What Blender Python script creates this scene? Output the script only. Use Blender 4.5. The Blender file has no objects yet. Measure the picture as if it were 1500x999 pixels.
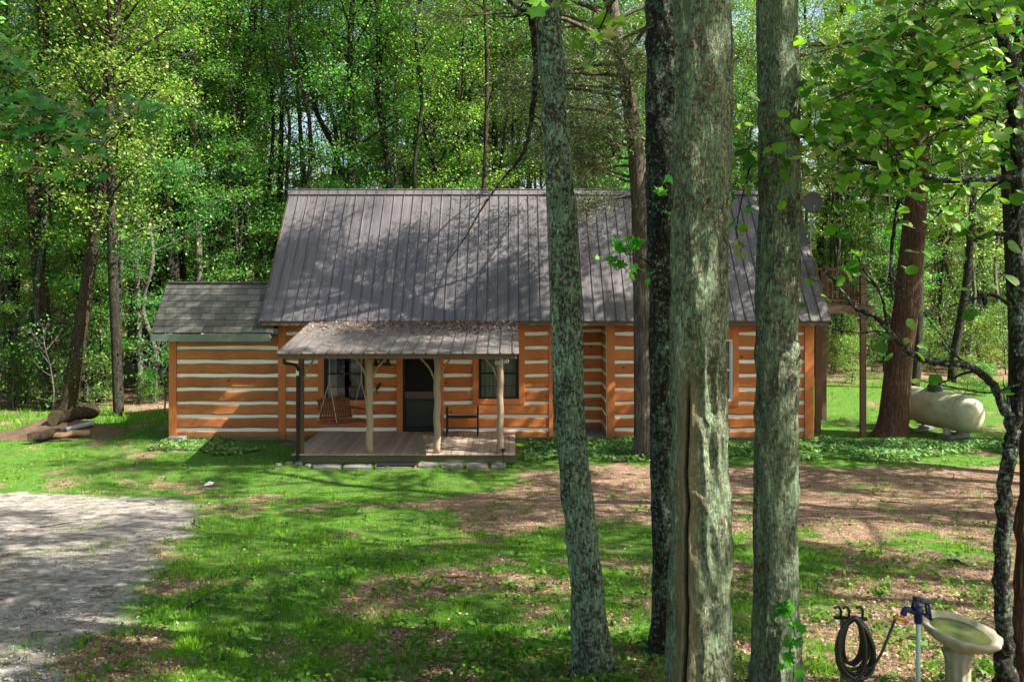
import bpy, math, random
import numpy as np
from mathutils import Vector, Matrix
random.seed(11); RNG = np.random.default_rng(11)
S = bpy.context.scene; COL = S.collection
F, CX, HY, CZ = 1200.0, 750.0, 403.0, 4.32      # focal length in photo pixels, image centre, horizon row, camera height

# ------------------------------------------------------------------ numeric helpers
def smooth(a, b, x):
    t = np.clip((x-a)/(b-a), 0, 1); return t*t*(3-2*t)
def vnoise(u, v, seed=0, pu=None):
    r = np.random.default_rng(seed); N = 256; L = r.random((N, N))
    u = np.asarray(u, float); v = np.asarray(v, float)
    iu = np.floor(u).astype(int); iv = np.floor(v).astype(int); fu = u-iu; fv = v-iv
    fu = fu*fu*(3-2*fu); fv = fv*fv*(3-2*fv)
    P = pu or N
    a, b = iu % P % N, (iu+1) % P % N; c, d = iv % N, (iv+1) % N
    return (L[a, c]*(1-fu)+L[b, c]*fu)*(1-fv)+(L[a, d]*(1-fu)+L[b, d]*fu)*fv
def fbm(x, y, sc, seed=0, o=4):
    s = 0; A = 0; w = 1
    for k in range(o):
        s = s+w*vnoise(np.asarray(x)*sc*2**k+17.3*k, np.asarray(y)*sc*2**k+9.1*k, seed+k); A += w; w *= .55
    return s/A
def g(x, y):
    x = np.asarray(x, float); y = np.asarray(y, float)
    d = 17-y; s = np.where(d > 0, d*d/(np.abs(d)+1.2), 0.0)
    s = np.minimum(s, 24)
    far = smooth(45, 110, y)*6
    w = np.clip((y-28)/20, 0, 1)
    return 0.140*s+(fbm(x, y, .55, 3, 3)-.5)*.10+far+w*(fbm(x, y, .12, 9, 2)-.5)*1.0
def gz(x, y): return float(g(x, y))
def P(px, py, D): return Vector(((px-CX)/F*D, D, CZ-(py-HY)/F*D))
def ground_hit(px, py):
    D = 3.0
    while D < 120:
        if CZ-(py-HY)/F*D < gz((px-CX)/F*D, D): break
        D += .02
    return ((px-CX)/F*D, D)

# ------------------------------------------------------------------ object helpers
def tag(o, label=None, cat=None, group=None, kind=None):
    if label: o['label'] = label
    if cat: o['category'] = cat
    if group: o['group'] = group
    if kind: o['kind'] = kind
    return o
def empty(name, loc, label=None, cat=None, group=None):
    o = bpy.data.objects.new(name, None); COL.objects.link(o); o.location = loc; o.empty_display_size = .2
    return tag(o, label, cat, group)
def origin(o):
    v = Vector((0, 0, 0))
    while o: v += Vector(o.location); o = o.parent
    return v
def link(name, me, mat=None, parent=None, loc=None):
    o = bpy.data.objects.new(name, me); COL.objects.link(o)
    if parent: o.parent = parent
    if loc is not None: o.location = loc
    if mat is not None and len(me.materials) == 0: me.materials.append(mat)
    return o
def np_mesh(name, V, Fc, sm=False, attrs=None, fattrs=None):
    V = np.asarray(V, np.float32); Fc = np.asarray(Fc, np.int32); k = Fc.shape[1]
    me = bpy.data.meshes.new(name)
    me.vertices.add(len(V)); me.vertices.foreach_set('co', V.ravel())
    me.loops.add(Fc.size); me.loops.foreach_set('vertex_index', Fc.ravel())
    me.polygons.add(len(Fc)); me.polygons.foreach_set('loop_start', np.arange(0, Fc.size, k, dtype=np.int32))
    me.polygons.foreach_set('loop_total', np.full(len(Fc), k, np.int32))
    if sm: me.polygons.foreach_set('use_smooth', np.ones(len(Fc), bool))
    me.update(calc_edges=True)
    for d, dom in ((attrs, 'POINT'), (fattrs, 'FACE')):
        for n, a in (d or {}).items():
            at = me.attributes.new(n, 'FLOAT', dom); at.data.foreach_set('value', np.asarray(a, np.float32).ravel())
    return me
class MB:
    def __init__(s): s.v = []; s.f = []
    def add(s, vs, fs):
        n = len(s.v); s.v += [tuple(v) for v in vs]; s.f += [tuple(i+n for i in f) for f in fs]; return s
    def box(s, x0, x1, y0, y1, z0, z1):
        return s.add([(x0,y0,z0),(x1,y0,z0),(x1,y1,z0),(x0,y1,z0),(x0,y0,z1),(x1,y0,z1),(x1,y1,z1),(x0,y1,z1)],
                     [(0,3,2,1),(4,5,6,7),(0,1,5,4),(1,2,6,5),(2,3,7,6),(3,0,4,7)])
    def bar(s, a, b, w, h, up=(0,0,1)):
        a, b = Vector(a), Vector(b); d = (b-a).normalized(); sd = d.cross(Vector(up))
        if sd.length < 1e-4: sd = Vector((1,0,0))
        sd.normalize(); u = sd.cross(d).normalized(); sd *= w/2; u *= h/2
        return s.add([a-sd-u,a+sd-u,a+sd+u,a-sd+u,b-sd-u,b+sd-u,b+sd+u,b-sd+u],
                     [(0,3,2,1),(4,5,6,7),(0,1,5,4),(1,2,6,5),(2,3,7,6),(3,0,4,7)])
    def tube(s, pts, rad, n=10, caps=True):
        V, Fc = sweep(pts, rad, n); s.add(V.tolist(), Fc.tolist())
        if caps:
            m = len(s.v)-len(V); s.f.append(tuple(m+i for i in reversed(range(n)))); s.f.append(tuple(len(s.v)-n+i for i in range(n)))
        return s
    def lathe(s, prof, n=32, c=(0,0,0), wob=None):
        vs = []; fs = []
        for j, (r, z) in enumerate(prof):
            for i in range(n):
                a = 2*math.pi*i/n; rr = r*(1+(wob(a, j) if wob else 0)); vs.append((c[0]+rr*math.cos(a), c[1]+rr*math.sin(a), c[2]+z))
        for j in range(len(prof)-1):
            for i in range(n):
                k = (i+1) % n; fs.append((j*n+i, j*n+k, (j+1)*n+k, (j+1)*n+i))
        return s.add(vs, fs)
    def build(s, name, mat, parent=None, loc=None, sm=False, bev=0):
        base = Vector(loc) if loc is not None else (origin(parent) if parent else Vector((0,0,0)))
        me = bpy.data.meshes.new(name); me.from_pydata([tuple(Vector(v)-base) for v in s.v], [], s.f); me.update()
        if sm: me.polygons.foreach_set('use_smooth', np.ones(len(me.polygons), bool))
        o = link(name, me, mat, parent, loc if (loc is not None and not parent) else None)
        if bev:
            m = o.modifiers.new('bevel', 'BEVEL'); m.width = bev; m.segments = 2; m.limit_method = 'ANGLE'
        return o
def sweep(pts, rad, n=10):
    pts = np.asarray([tuple(p) for p in pts], float); m = len(pts)
    rad = np.full(m, rad) if np.isscalar(rad) else np.asarray(rad, float)
    T = np.gradient(pts, axis=0); T /= np.linalg.norm(T, axis=1)[:, None]+1e-9
    u = np.cross(T[0], [0, 1, .1]); 
    if np.linalg.norm(u) < .1: u = np.cross(T[0], [1, 0, 0])
    u /= np.linalg.norm(u); U = []
    for t in T:
        u = u-t*np.dot(u, t); u /= np.linalg.norm(u)+1e-9; U.append(u)
    U = np.array(U); W = np.cross(T, U); a = np.arange(n)*2*np.pi/n
    V = pts[:, None]+rad[:, None, None]*(np.cos(a)[None, :, None]*U[:, None]+np.sin(a)[None, :, None]*W[:, None])
    i = np.arange(m-1)[:, None]*n; j = np.arange(n)[None]; k = (j+1) % n
    Fc = np.stack([i+j, i+k, i+n+k, i+n+j], -1).reshape(-1, 4)
    return V.reshape(-1, 3), Fc
def spline(pts, n):
    pts = np.asarray([tuple(p) if hasattr(p, '__len__') else (p,) for p in pts], float); m = len(pts)
    t = np.linspace(0, m-1, n); i = np.clip(t.astype(int), 0, m-2); f = (t-i)[:, None]
    p0 = pts[np.maximum(i-1, 0)]; p1 = pts[i]; p2 = pts[i+1]; p3 = pts[np.minimum(i+2, m-1)]
    return .5*((2*p1)+(-p0+p2)*f+(2*p0-5*p1+4*p2-p3)*f**2+(-p0+3*p1-3*p2+p3)*f**3)
def scatter(tv, tf, pos, nrm, size, rng):
    """copies of a small template (local z = nrm) at every pos"""
    tv = np.asarray(tv, float); tf = np.asarray(tf, int); n = len(pos)
    nrm = nrm/(np.linalg.norm(nrm, axis=1)[:, None]+1e-9)
    r = rng.normal(size=(n, 3)); t = r-nrm*(r*nrm).sum(1)[:, None]; t /= np.linalg.norm(t, axis=1)[:, None]+1e-9
    b = np.cross(nrm, t); size = np.asarray(size)
    sz = size[:, None, None] if size.ndim else size
    V = pos[:, None]+sz*(tv[None, :, 0:1]*t[:, None]+tv[None, :, 1:2]*b[:, None]+tv[None, :, 2:3]*nrm[:, None])
    Fc = tf[None]+(np.arange(n)*len(tv))[:, None, None]
    return V.reshape(-1, 3), Fc.reshape(-1, tf.shape[1])
LEAF = ([(-.5, 0, .06), (0, -.30, 0), (.55, 0, -.1), (0, .30, 0)], [(0, 1, 2, 3)])
NEEDLE = ([(-.5, 0, 0), (0, -.07, 0), (.6, 0, -.12), (0, .07, 0)], [(0, 1, 2, 3)])
BLADE = ([(-.07, 0, 0), (.07, 0, 0), (.015, .42, 1), (-.015, .42, 1)], [(0, 1, 2, 3)])
def fan(outline, fold=.0):
    v = [(0, 0, 0)]+[(x, y, fold*abs(y)-.12*x*x) for x, y in outline]; n = len(outline)
    return v, [(0, i+1, (i+1) % n+1) for i in range(n)]
HEART = fan([(.52, 0), (.34, .2), (.12, .38), (-.14, .45), (-.38, .36), (-.47, .16), (-.36, 0), (-.47, -.16), (-.38, -.36), (-.14, -.45), (.12, -.38), (.34, -.2)], .25)
MAPLE = fan([(.6, 0), (.36, .09), (.34, .2), (.2, .14), (.3, .52), (.12, .34), (-.02, .32), (-.26, .5), (-.22, .22), (-.4, .06), (-.4, -.06), (-.22, -.22), (-.26, -.5), (-.02, -.32), (.12, -.34), (.3, -.52), (.2, -.14), (.34, -.2), (.36, -.09)], .18)

# ------------------------------------------------------------------ materials
class NT:
    def __init__(s, name):
        s.m = bpy.data.materials.new(name); s.m.use_nodes = True; s.t = s.m.node_tree; s.t.nodes.clear()
        s.out = s.n('ShaderNodeOutputMaterial')
    def n(s, typ, **k):
        nd = s.t.nodes.new(typ)
        for a, b in k.items():
            if a.startswith('i_'):
                key = a[2:]; nd.inputs[int(key) if key.isdigit() else key.replace('_', ' ')].default_value = b
            else: setattr(nd, a, b)
        return nd
    def l(s, a, b): s.t.links.new(a, b)
    def coords(s, scale=(1,1,1), kind='Object'):
        tc = s.n('ShaderNodeTexCoord'); mp = s.n('ShaderNodeMapping'); mp.inputs['Scale'].default_value = scale
        s.l(tc.outputs[kind], mp.inputs['Vector']); return mp.outputs[0]
    def noise(s, scale, vec=None, detail=5, rough=.6, dist=0):
        nd = s.n('ShaderNodeTexNoise'); nd.inputs['Scale'].default_value = scale; nd.inputs['Detail'].default_value = detail
        nd.inputs['Roughness'].default_value = rough; nd.inputs['Distortion'].default_value = dist
        if vec is not None: s.l(vec, nd.inputs['Vector'])
        return nd.outputs['Fac']
    def ramp(s, fac, stops, interp='LINEAR'):
        r = s.n('ShaderNodeValToRGB'); r.color_ramp.interpolation = interp; e = r.color_ramp.elements
        while len(e) < len(stops): e.new(.5)
        for el, (p, c) in zip(e, stops):
            el.position = p; el.color = (c, c, c, 1) if np.isscalar(c) else (*c, 1)
        s.l(fac, r.inputs[0]); return r.outputs[0]
    def mix(s, fac, a, b, mode='MIX'):
        m = s.n('ShaderNodeMix', data_type='RGBA', blend_type=mode)
        for v, i in ((fac, 0), (a, 6), (b, 7)):
            if hasattr(v, 'type') and hasattr(v, 'node'): s.l(v, m.inputs[i])
            else: m.inputs[i].default_value = v if i == 0 else (*v, 1)
        return m.outputs[2]
    def math(s, op, a, b=0):
        m = s.n('ShaderNodeMath', operation=op)
        for v, i in ((a, 0), (b, 1)):
            if hasattr(v, 'node'): s.l(v, m.inputs[i])
            else: m.inputs[i].default_value = v
        return m.outputs[0]
    def attr(s, name): return s.n('ShaderNodeAttribute', attribute_name=name).outputs['Fac']
    def bump(s, h, strength=.5, dist=.02):
        b = s.n('ShaderNodeBump'); b.inputs['Strength'].default_value = strength; b.inputs['Distance'].default_value = dist
        s.l(h, b.inputs['Height']); return b.outputs[0]
    def principled(s, col, rough=.8, metal=0, bump=None, spec=.3):
        p = s.n('ShaderNodeBsdfPrincipled')
        if hasattr(col, 'node'): s.l(col, p.inputs['Base Color'])
        else: p.inputs['Base Color'].default_value = (*col, 1)
        if hasattr(rough, 'node'): s.l(rough, p.inputs['Roughness'])
        else: p.inputs['Roughness'].default_value = rough
        p.inputs['Metallic'].default_value = metal; p.inputs['Specular IOR Level'].default_value = spec
        if bump is not None: s.l(bump, p.inputs['Normal'])
        s.l(p.outputs[0], s.out.inputs[0]); return p

def leaf_mat(name, dark, mid, light, trans=.45, bright=1.0, gloss=.22):
    t = NT(name); tone = t.attr('tone'); oi = t.n('ShaderNodeObjectInfo')
    nz = t.noise(.55, t.coords(), 3)
    f = t.math('ADD', t.math('MULTIPLY', tone, .5), t.math('MULTIPLY', nz, .5))
    col = t.ramp(f, [(.22, dark), (.5, mid), (.78, light)])
    hs = t.n('ShaderNodeHueSaturation'); t.l(col, hs.inputs['Color'])
    t.l(t.math('ADD', t.math('MULTIPLY', oi.outputs['Random'], .04), .48), hs.inputs['Hue'])
    t.l(t.math('ADD', t.math('MULTIPLY', oi.outputs['Random'], .5), .75*bright), hs.inputs['Value'])
    d = t.n('ShaderNodeBsdfDiffuse'); t.l(hs.outputs[0], d.inputs[0])
    tr = t.n('ShaderNodeBsdfTranslucent')
    tc = t.mix(1.0, hs.outputs[0], (1.6, 1.5, .55), 'MULTIPLY'); t.l(tc, tr.inputs[0])
    m = t.n('ShaderNodeMixShader'); m.inputs[0].default_value = trans; t.l(d.outputs[0], m.inputs[1]); t.l(tr.outputs[0], m.inputs[2])
    gl = t.n('ShaderNodeBsdfGlossy'); gl.inputs['Roughness'].default_value = .45; gl.inputs[0].default_value = (.75, .75, .5, 1)
    fr = t.n('ShaderNodeFresnel'); fr.inputs[0].default_value = 1.4
    m2 = t.n('ShaderNodeMixShader'); t.l(t.math('MULTIPLY', fr.outputs[0], gloss*4), m2.inputs[0])
    t.l(m.outputs[0], m2.inputs[1]); t.l(gl.outputs[0], m2.inputs[2]); t.l(m2.outputs[0], t.out.inputs[0]); return t.m
def bark_mat(name, dark, light, lichen=0.0, lcol=(.2, .33, .22), scale=1.0, spots=0.0, bare=None, strip=7):
    t = NT(name); v = t.coords((30*scale, 30*scale, strip*scale))
    na = t.noise(1.0, v, 4, .6, .9); nb = t.noise(2.3, v, 6, .7, .5); n1 = t.noise(5, v, 6, .75)
    crack = t.ramp(t.math('ABSOLUTE', t.math('SUBTRACT', na, .5)), [(.0, 0), (.07, .75), (.16, 1)])
    crack2 = t.ramp(t.math('ABSOLUTE', t.math('SUBTRACT', nb, .5)), [(.0, .25), (.05, 1)])
    h = t.math('ADD', t.math('MULTIPLY', t.math('MULTIPLY', crack, crack2), .55), t.math('MULTIPLY', n1, .6))
    col = t.ramp(h, [(.3, dark), (.62, tuple((a+b)*.42 for a, b in zip(dark, light))), (.92, light)])
    big = t.ramp(t.noise(1.5, t.coords((1.3, 1.3, .7)), 5, .65), [(.46, .2), (.62, .85)]); col = t.mix(t.math('MULTIPLY', big, .75), col, tuple(c*.7 for c in dark))
    if lichen:
        ln = t.noise(4.2, t.coords((1.2, 1.2, .8)), 8, .75, .5)
        ln2 = t.noise(34, t.coords(), 5, .75)
        m = t.math('ADD', t.math('MULTIPLY', ln, .75), t.math('MULTIPLY', t.math('SUBTRACT', ln2, .5), 1.15))
        m = t.math('MULTIPLY', t.ramp(m, [(.50-lichen*.22, 0), (.55-lichen*.2, 1)]), t.ramp(crack, [(0, .25), (1, 1)]))
        lv = t.mix(t.noise(14, t.coords(), 5), tuple(c*.45 for c in lcol), lcol)
        m = t.math('MULTIPLY', m, t.math('SUBTRACT', 1.1, t.math('MULTIPLY', big, .6))); col = t.mix(t.math('MULTIPLY', m, .88), col, lv)
    if spots:
        sv = t.n('ShaderNodeTexVoronoi'); sv.inputs['Scale'].default_value = 30; t.l(t.coords((1, 1, .8)), sv.inputs['Vector'])
        sm = t.math('MULTIPLY', t.ramp(sv.outputs['Distance'], [(.22, 1), (.3, 0)]), t.ramp(t.noise(5, t.coords(), 3), [(.5, 0), (.56, 1)]))
        col = t.mix(t.math('MULTIPLY', sm, spots), col, (.42, .5, .4))
    if bare:
        ba = t.attr('bare'); bw = t.mix(t.noise(7, t.coords((9, 9, 1.0)), 8, .75), (.05, .035, .018), (.44, .33, .19))
        col = t.mix(t.math('MULTIPLY', ba, .8), col, bw); dk = t.attr('slit'); col = t.mix(dk, col, (.006, .005, .004))
    t.principled(col, .92, bump=t.bump(h, 1.0, .022/scale), spec=.15); return t.m
def wood_mat(name, a, b, axis=(1, 9, 9), rough=.75, scale=2.0, knots=False, mold=False, spec=.25):
    t = NT(name); v = t.coords(axis); n1 = t.noise(scale*2, v, 6, .65, .3)
    geo = t.n('ShaderNodeNewGeometry'); isl = geo.outputs['Random Per Island']
    f = t.math('ADD', t.math('MULTIPLY', n1, .75), t.math('MULTIPLY', isl, .3))
    col = t.ramp(f, [(.2, a), (.85, b)])
    if knots:
        vv = t.n('ShaderNodeTexVoronoi'); vv.inputs['Scale'].default_value = 1.0; t.l(t.coords((2.4, 2.4, 3.4)), vv.inputs['Vector'])
        col = t.mix(t.ramp(vv.outputs['Distance'], [(.07, .85), (.13, 0)]), col, (.10, .028, .008))
        nb = t.noise(.9, t.coords(), 4); col = t.mix(t.ramp(nb, [(.45, 0), (.75, .6)]), col, tuple(c*.55 for c in a))
        ck = t.noise(3, t.coords((1.2, 40, 40)), 6, .7); col = t.mix(t.ramp(ck, [(.60, 0), (.68, .7)]), col, (.08, .025, .01))
    if mold:
        sp = t.n('ShaderNodeSeparateXYZ'); t.l(t.coords(), sp.inputs[0])
        mz = t.math('ADD', sp.outputs[2], t.math('MULTIPLY', t.noise(3, t.coords(), 5), .35))
        col = t.mix(t.ramp(mz, [(.2, .85), (.5, 0)]), col, (.13, .10, .04))
    t.principled(col, rough, bump=t.bump(n1, .35, .01), spec=spec); return t.m
def flat_mat(name, col, rough=.6, metal=0, var=.25, nscale=6, spec=.3, bump=.15):
    t = NT(name); n1 = t.noise(nscale, t.coords(), 6, .65)
    c = t.mix(n1, tuple(x*(1-var) for x in col), tuple(min(1, x*(1+var)) for x in col))
    t.principled(c, rough, metal, t.bump(n1, bump, .01), spec); return t.m
def metal_roof(name, base, axis, per):
    t = NT(name); n1 = t.noise(3, t.coords(axis), 6, .7); n2 = t.noise(.7, t.coords(), 5, .6)
    f = t.math('ADD', t.math('MULTIPLY', n1, .5), t.math('MULTIPLY', n2, .5))
    col = t.ramp(f, [(.3, tuple(c*.6 for c in base)), (.55, base), (.8, tuple(min(1, c*1.55) for c in base))])
    sp = t.n('ShaderNodeSeparateXYZ'); t.l(t.coords(), sp.inputs[0])
    fr = t.math('FRACT', t.math('DIVIDE', t.math('ADD', sp.outputs[0], per[0]), per[1]))
    line = t.ramp(fr, [(0, 1), (.10, .25), (.2, 0), (.86, 0), (1, .9)])
    col = t.mix(t.math('MULTIPLY', line, .75), col, tuple(c*.28 for c in base))
    st = t.noise(2.2, t.coords((16, .35, .35)), 6, .7); col = t.mix(t.ramp(st, [(.5, 0), (.75, .55)]), col, (.30, .27, .25))
    wv = t.noise(2.0, t.coords((2.4, .8, .8)), 3)
    r = t.ramp(n2, [(.3, .34), (.7, .56)]); t.principled(col, r, .3, t.bump(wv, .35, .03), .5); return t.m

M = {}
M['leaf_mid'] = leaf_mat('leaf_mid', (.028, .12, .022), (.075, .27, .042), (.20, .46, .08), .5)
M['leaf_lime'] = leaf_mat('leaf_lime', (.06, .18, .025), (.17, .37, .05), (.42, .60, .10), .5)
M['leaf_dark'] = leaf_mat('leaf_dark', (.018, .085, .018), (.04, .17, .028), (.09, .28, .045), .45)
M['leaf_near'] = leaf_mat('leaf_near', (.025, .12, .018), (.06, .24, .022), (.18, .46, .04), .6, gloss=.12)
M['leaf_cedar'] = leaf_mat('leaf_cedar', (.022, .05, .018), (.045, .10, .03), (.11, .19, .06), .3)
M['ivy'] = leaf_mat('ivy', (.025, .085, .02), (.07, .18, .045), (.30, .40, .14), .3, gloss=.05)
M['grass'] = leaf_mat('grass', (.035, .12, .010), (.085, .23, .014), (.24, .38, .03), .4, gloss=.03)
M['bark_moss'] = bark_mat('bark_moss', (.022, .019, .013), (.27, .25, .18), .78, (.48, .76, .50), .9, .35)
M['bark_big'] = bark_mat('bark_big', (.05, .042, .025), (.46, .42, .29), .88, (.42, .62, .36), 1.0, .15, bare=True)
M['bark_grey'] = bark_mat('bark_grey', (.045, .04, .027), (.45, .42, .31), .88, (.40, .60, .34), 1.05, .2)
M['bark_dark'] = bark_mat('bark_dark', (.014, .012, .010), (.09, .08, .062), .50, (.30, .44, .30), .9, .5)
M['bark_cedar'] = bark_mat('bark_cedar', (.06, .03, .018), (.34, .20, .13), .12, (.15, .2, .12), .8, strip=1.6)
M['bark_brown'] = bark_mat('bark_brown', (.03, .02, .014), (.20, .13, .085), .2, (.2, .28, .18), .6)
M['bark_forest'] = bark_mat('bark_forest', (.022, .018, .013), (.13, .11, .085), .3, (.16, .22, .14), .5)
M['bark_pale'] = bark_mat('bark_pale', (.10, .09, .07), (.42, .40, .35), .2, (.2, .28, .18), .7)
M['log'] = wood_mat('stained_log', (.34, .09, .022), (.66, .225, .062), (1, 9, 9), .7, 2, True, True)
M['log_brown'] = wood_mat('weathered_log', (.27, .085, .03), (.56, .21, .07), (1, 9, 9), .75, 2, True, True)
M['trim'] = wood_mat('stained_trim', (.38, .11, .028), (.64, .22, .065), (9, 9, 1), .7, 2, False, True)
M['chink'] = flat_mat('chinking', (.80, .83, .72), .9, 0, .16, 4)
M['deck'] = wood_mat('deck_board', (.19, .135, .095), (.50, .40, .31), (9, 1, 9), .8)
M['post'] = wood_mat('peeled_post', (.16, .11, .07), (.50, .38, .26), (9, 9, 1), .8, 1.6)
M['mosswood'] = wood_mat('mossy_board', (.05, .06, .025), (.14, .14, .08), (1, 9, 9), .85)
M['brownwood'] = wood_mat('brown_wood', (.07, .042, .025), (.17, .11, .07), (9, 9, 1), .8)
M['swing'] = wood_mat('swing_wood', (.10, .03, .013), (.24, .08, .04), (4, 4, 4), .6)
M['roof'] = metal_roof('metal_roof', (.112, .103, .108), (9, .6, .6), (6.42, .2755))
M['porch_roof'] = metal_roof('porch_metal_roof', (.19, .165, .155), (5, .8, .8), (5.11, .27))
M['fascia'] = flat_mat('pale_green_fascia', (.12, .165, .12), .7, 0, .25)
M['black'] = flat_mat('black_frame', (.012, .012, .013), .4, 0, .2)
M['white'] = flat_mat('white_paint', (.70, .72, .68), .55, 0, .08)
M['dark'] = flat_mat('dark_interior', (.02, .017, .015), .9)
M['iron'] = flat_mat('dark_iron', (.03, .022, .018), .55, .3)
M['rope'] = flat_mat('pale_rope', (.42, .36, .28), .9)
M['stone'] = flat_mat('stone', (.17, .16, .145), .9, 0, .45, 5, bump=.5)
M['concrete'] = flat_mat('bath_concrete', (.27, .255, .17), .9, 0, .75, 14, bump=.8)
M['soil'] = flat_mat('soil', (.10, .065, .04), .95, 0, .5, 8, bump=.8)
M['cutwood'] = flat_mat('cut_wood', (.30, .19, .11), .9, 0, .4, 12)
M['rubber'] = flat_mat('black_rubber', (.012, .012, .014), .35, 0, .2, spec=.5)
M['blue'] = flat_mat('blue_cast_iron', (.006, .010, .075), .45, 0, .3, 30, .4)
M['mint'] = flat_mat('mint_pipe', (.30, .44, .36), .5, 0, .2, 20)
M['brass'] = flat_mat('brass', (.50, .26, .05), .4, .6, .2)
M['pond'] = flat_mat('mossy_water', (.045, .055, .015), .2, 0, .95, 22, .4)
M['dish'] = flat_mat('grey_dish', (.10, .10, .10), .6)
M['steel'] = flat_mat('galvanised', (.3, .3, .3), .5, .5)
M['litter'] = None
t = NT('dry_leaf'); tone = t.attr('tone')
t.principled(t.ramp(tone, [(0, (.06, .028, .016)), (.4, (.16, .08, .045)), (.75, (.28, .17, .11)), (1, (.44, .34, .25))]), .85); M['litter'] = t.m
t = NT('asphalt_shingle'); geo = t.n('ShaderNodeNewGeometry'); nz = t.noise(60, t.coords(), 3)
f = t.math('ADD', t.math('MULTIPLY', geo.outputs['Random Per Island'], .6), t.math('MULTIPLY', nz, .4))
t.principled(t.ramp(f, [(.1, (.045, .05, .045)), (.9, (.13, .125, .11))]), .95, bump=t.bump(nz, .4, .005)); M['shingle'] = t.m
t = NT('window_glass'); tr = t.n('ShaderNodeBsdfTransparent'); tr.inputs[0].default_value = (.55, .6, .58, 1)
gl = t.n('ShaderNodeBsdfGlossy'); gl.inputs['Roughness'].default_value = .03; lw = t.n('ShaderNodeLayerWeight'); lw.inputs[0].default_value = .35
mx = t.n('ShaderNodeMixShader'); t.l(t.math('ADD', t.math('MULTIPLY', lw.outputs[0], .5), .05), mx.inputs[0]); t.l(tr.outputs[0], mx.inputs[1]); t.l(gl.outputs[0], mx.inputs[2]); t.l(mx.outputs[0], t.out.inputs[0]); M['glass'] = t.m
t = NT('tank_paint'); nz = t.noise(5, t.coords((1, 1, 1)), 6, .65); n2 = t.noise(1.6, t.coords(), 5)
c = t.mix(t.ramp(nz, [(.4, 0), (.75, .7)]), (.44, .44, .29), (.20, .21, .10)); c = t.mix(t.ramp(n2, [(.5, 0), (.75, .5)]), c, (.14, .14, .07)); t.principled(c, .6); M['tank'] = t.m
M['dark_pane'] = flat_mat('dark_door_pane', (.012, .011, .010), .6, 0, .4, 3, spec=.1)  # near black colour for the storm door glass, its dimness painted in
M['curtain'] = flat_mat('curtain', (.45, .44, .38), .9, 0, .2)

# ------------------------------------------------------------------ world, sun, camera
SUN = Vector((.76, -.24, .84)).normalized()
w = bpy.data.worlds.new('World'); S.world = w; w.use_nodes = True; nt = w.node_tree
bg = nt.nodes['Background']; sky = nt.nodes.new('ShaderNodeTexSky'); sky.sky_type = 'NISHITA'; sky.sun_disc = False
sky.sun_elevation = math.asin(SUN.z); sky.sun_rotation = math.atan2(SUN.x, SUN.y); sky.air_density = 1.0; sky.dust_density = 2.5; sky.ozone_density = 1
tint = nt.nodes.new('ShaderNodeMix'); tint.data_type = 'RGBA'; tint.blend_type = 'MULTIPLY'; tint.inputs[0].default_value = 1; tint.inputs[7].default_value = (1.06, 1.0, .92, 1)
nt.links.new(sky.outputs[0], tint.inputs[6]); nt.links.new(tint.outputs[2], bg.inputs[0]); bg.inputs[1].default_value = .09
sl = bpy.data.lights.new('sun', 'SUN'); sl.energy = 5.0; sl.angle = math.radians(.45); sl.color = (1, .94, .84)
so = bpy.data.objects.new('sun', sl); COL.objects.link(so); so.location = (20, -5, 30); so.rotation_euler = (-SUN).to_track_quat('-Z', 'Y').to_euler()
cam = bpy.data.cameras.new('camera'); co = bpy.data.objects.new('camera', cam); COL.objects.link(co); S.camera = co
co.location = (0, 0, CZ); co.rotation_euler = (math.radians(90), 0, 0)
cam.sensor_width = 36; cam.lens = 36*F/1500; cam.shift_y = -(499.5-HY)/1500; cam.clip_end = 2000; cam.clip_start = .05
S.view_settings.view_transform = 'Standard'; S.view_settings.look = 'None'; S.view_settings.exposure = 0
S.render.engine = 'CYCLES'; S.cycles.film_exposure = 3.4; S.cycles.max_bounces = 8; S.cycles.transparent_max_bounces = 8; S.cycles.diffuse_bounces = 4; S.cycles.transmission_bounces = 4

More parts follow.
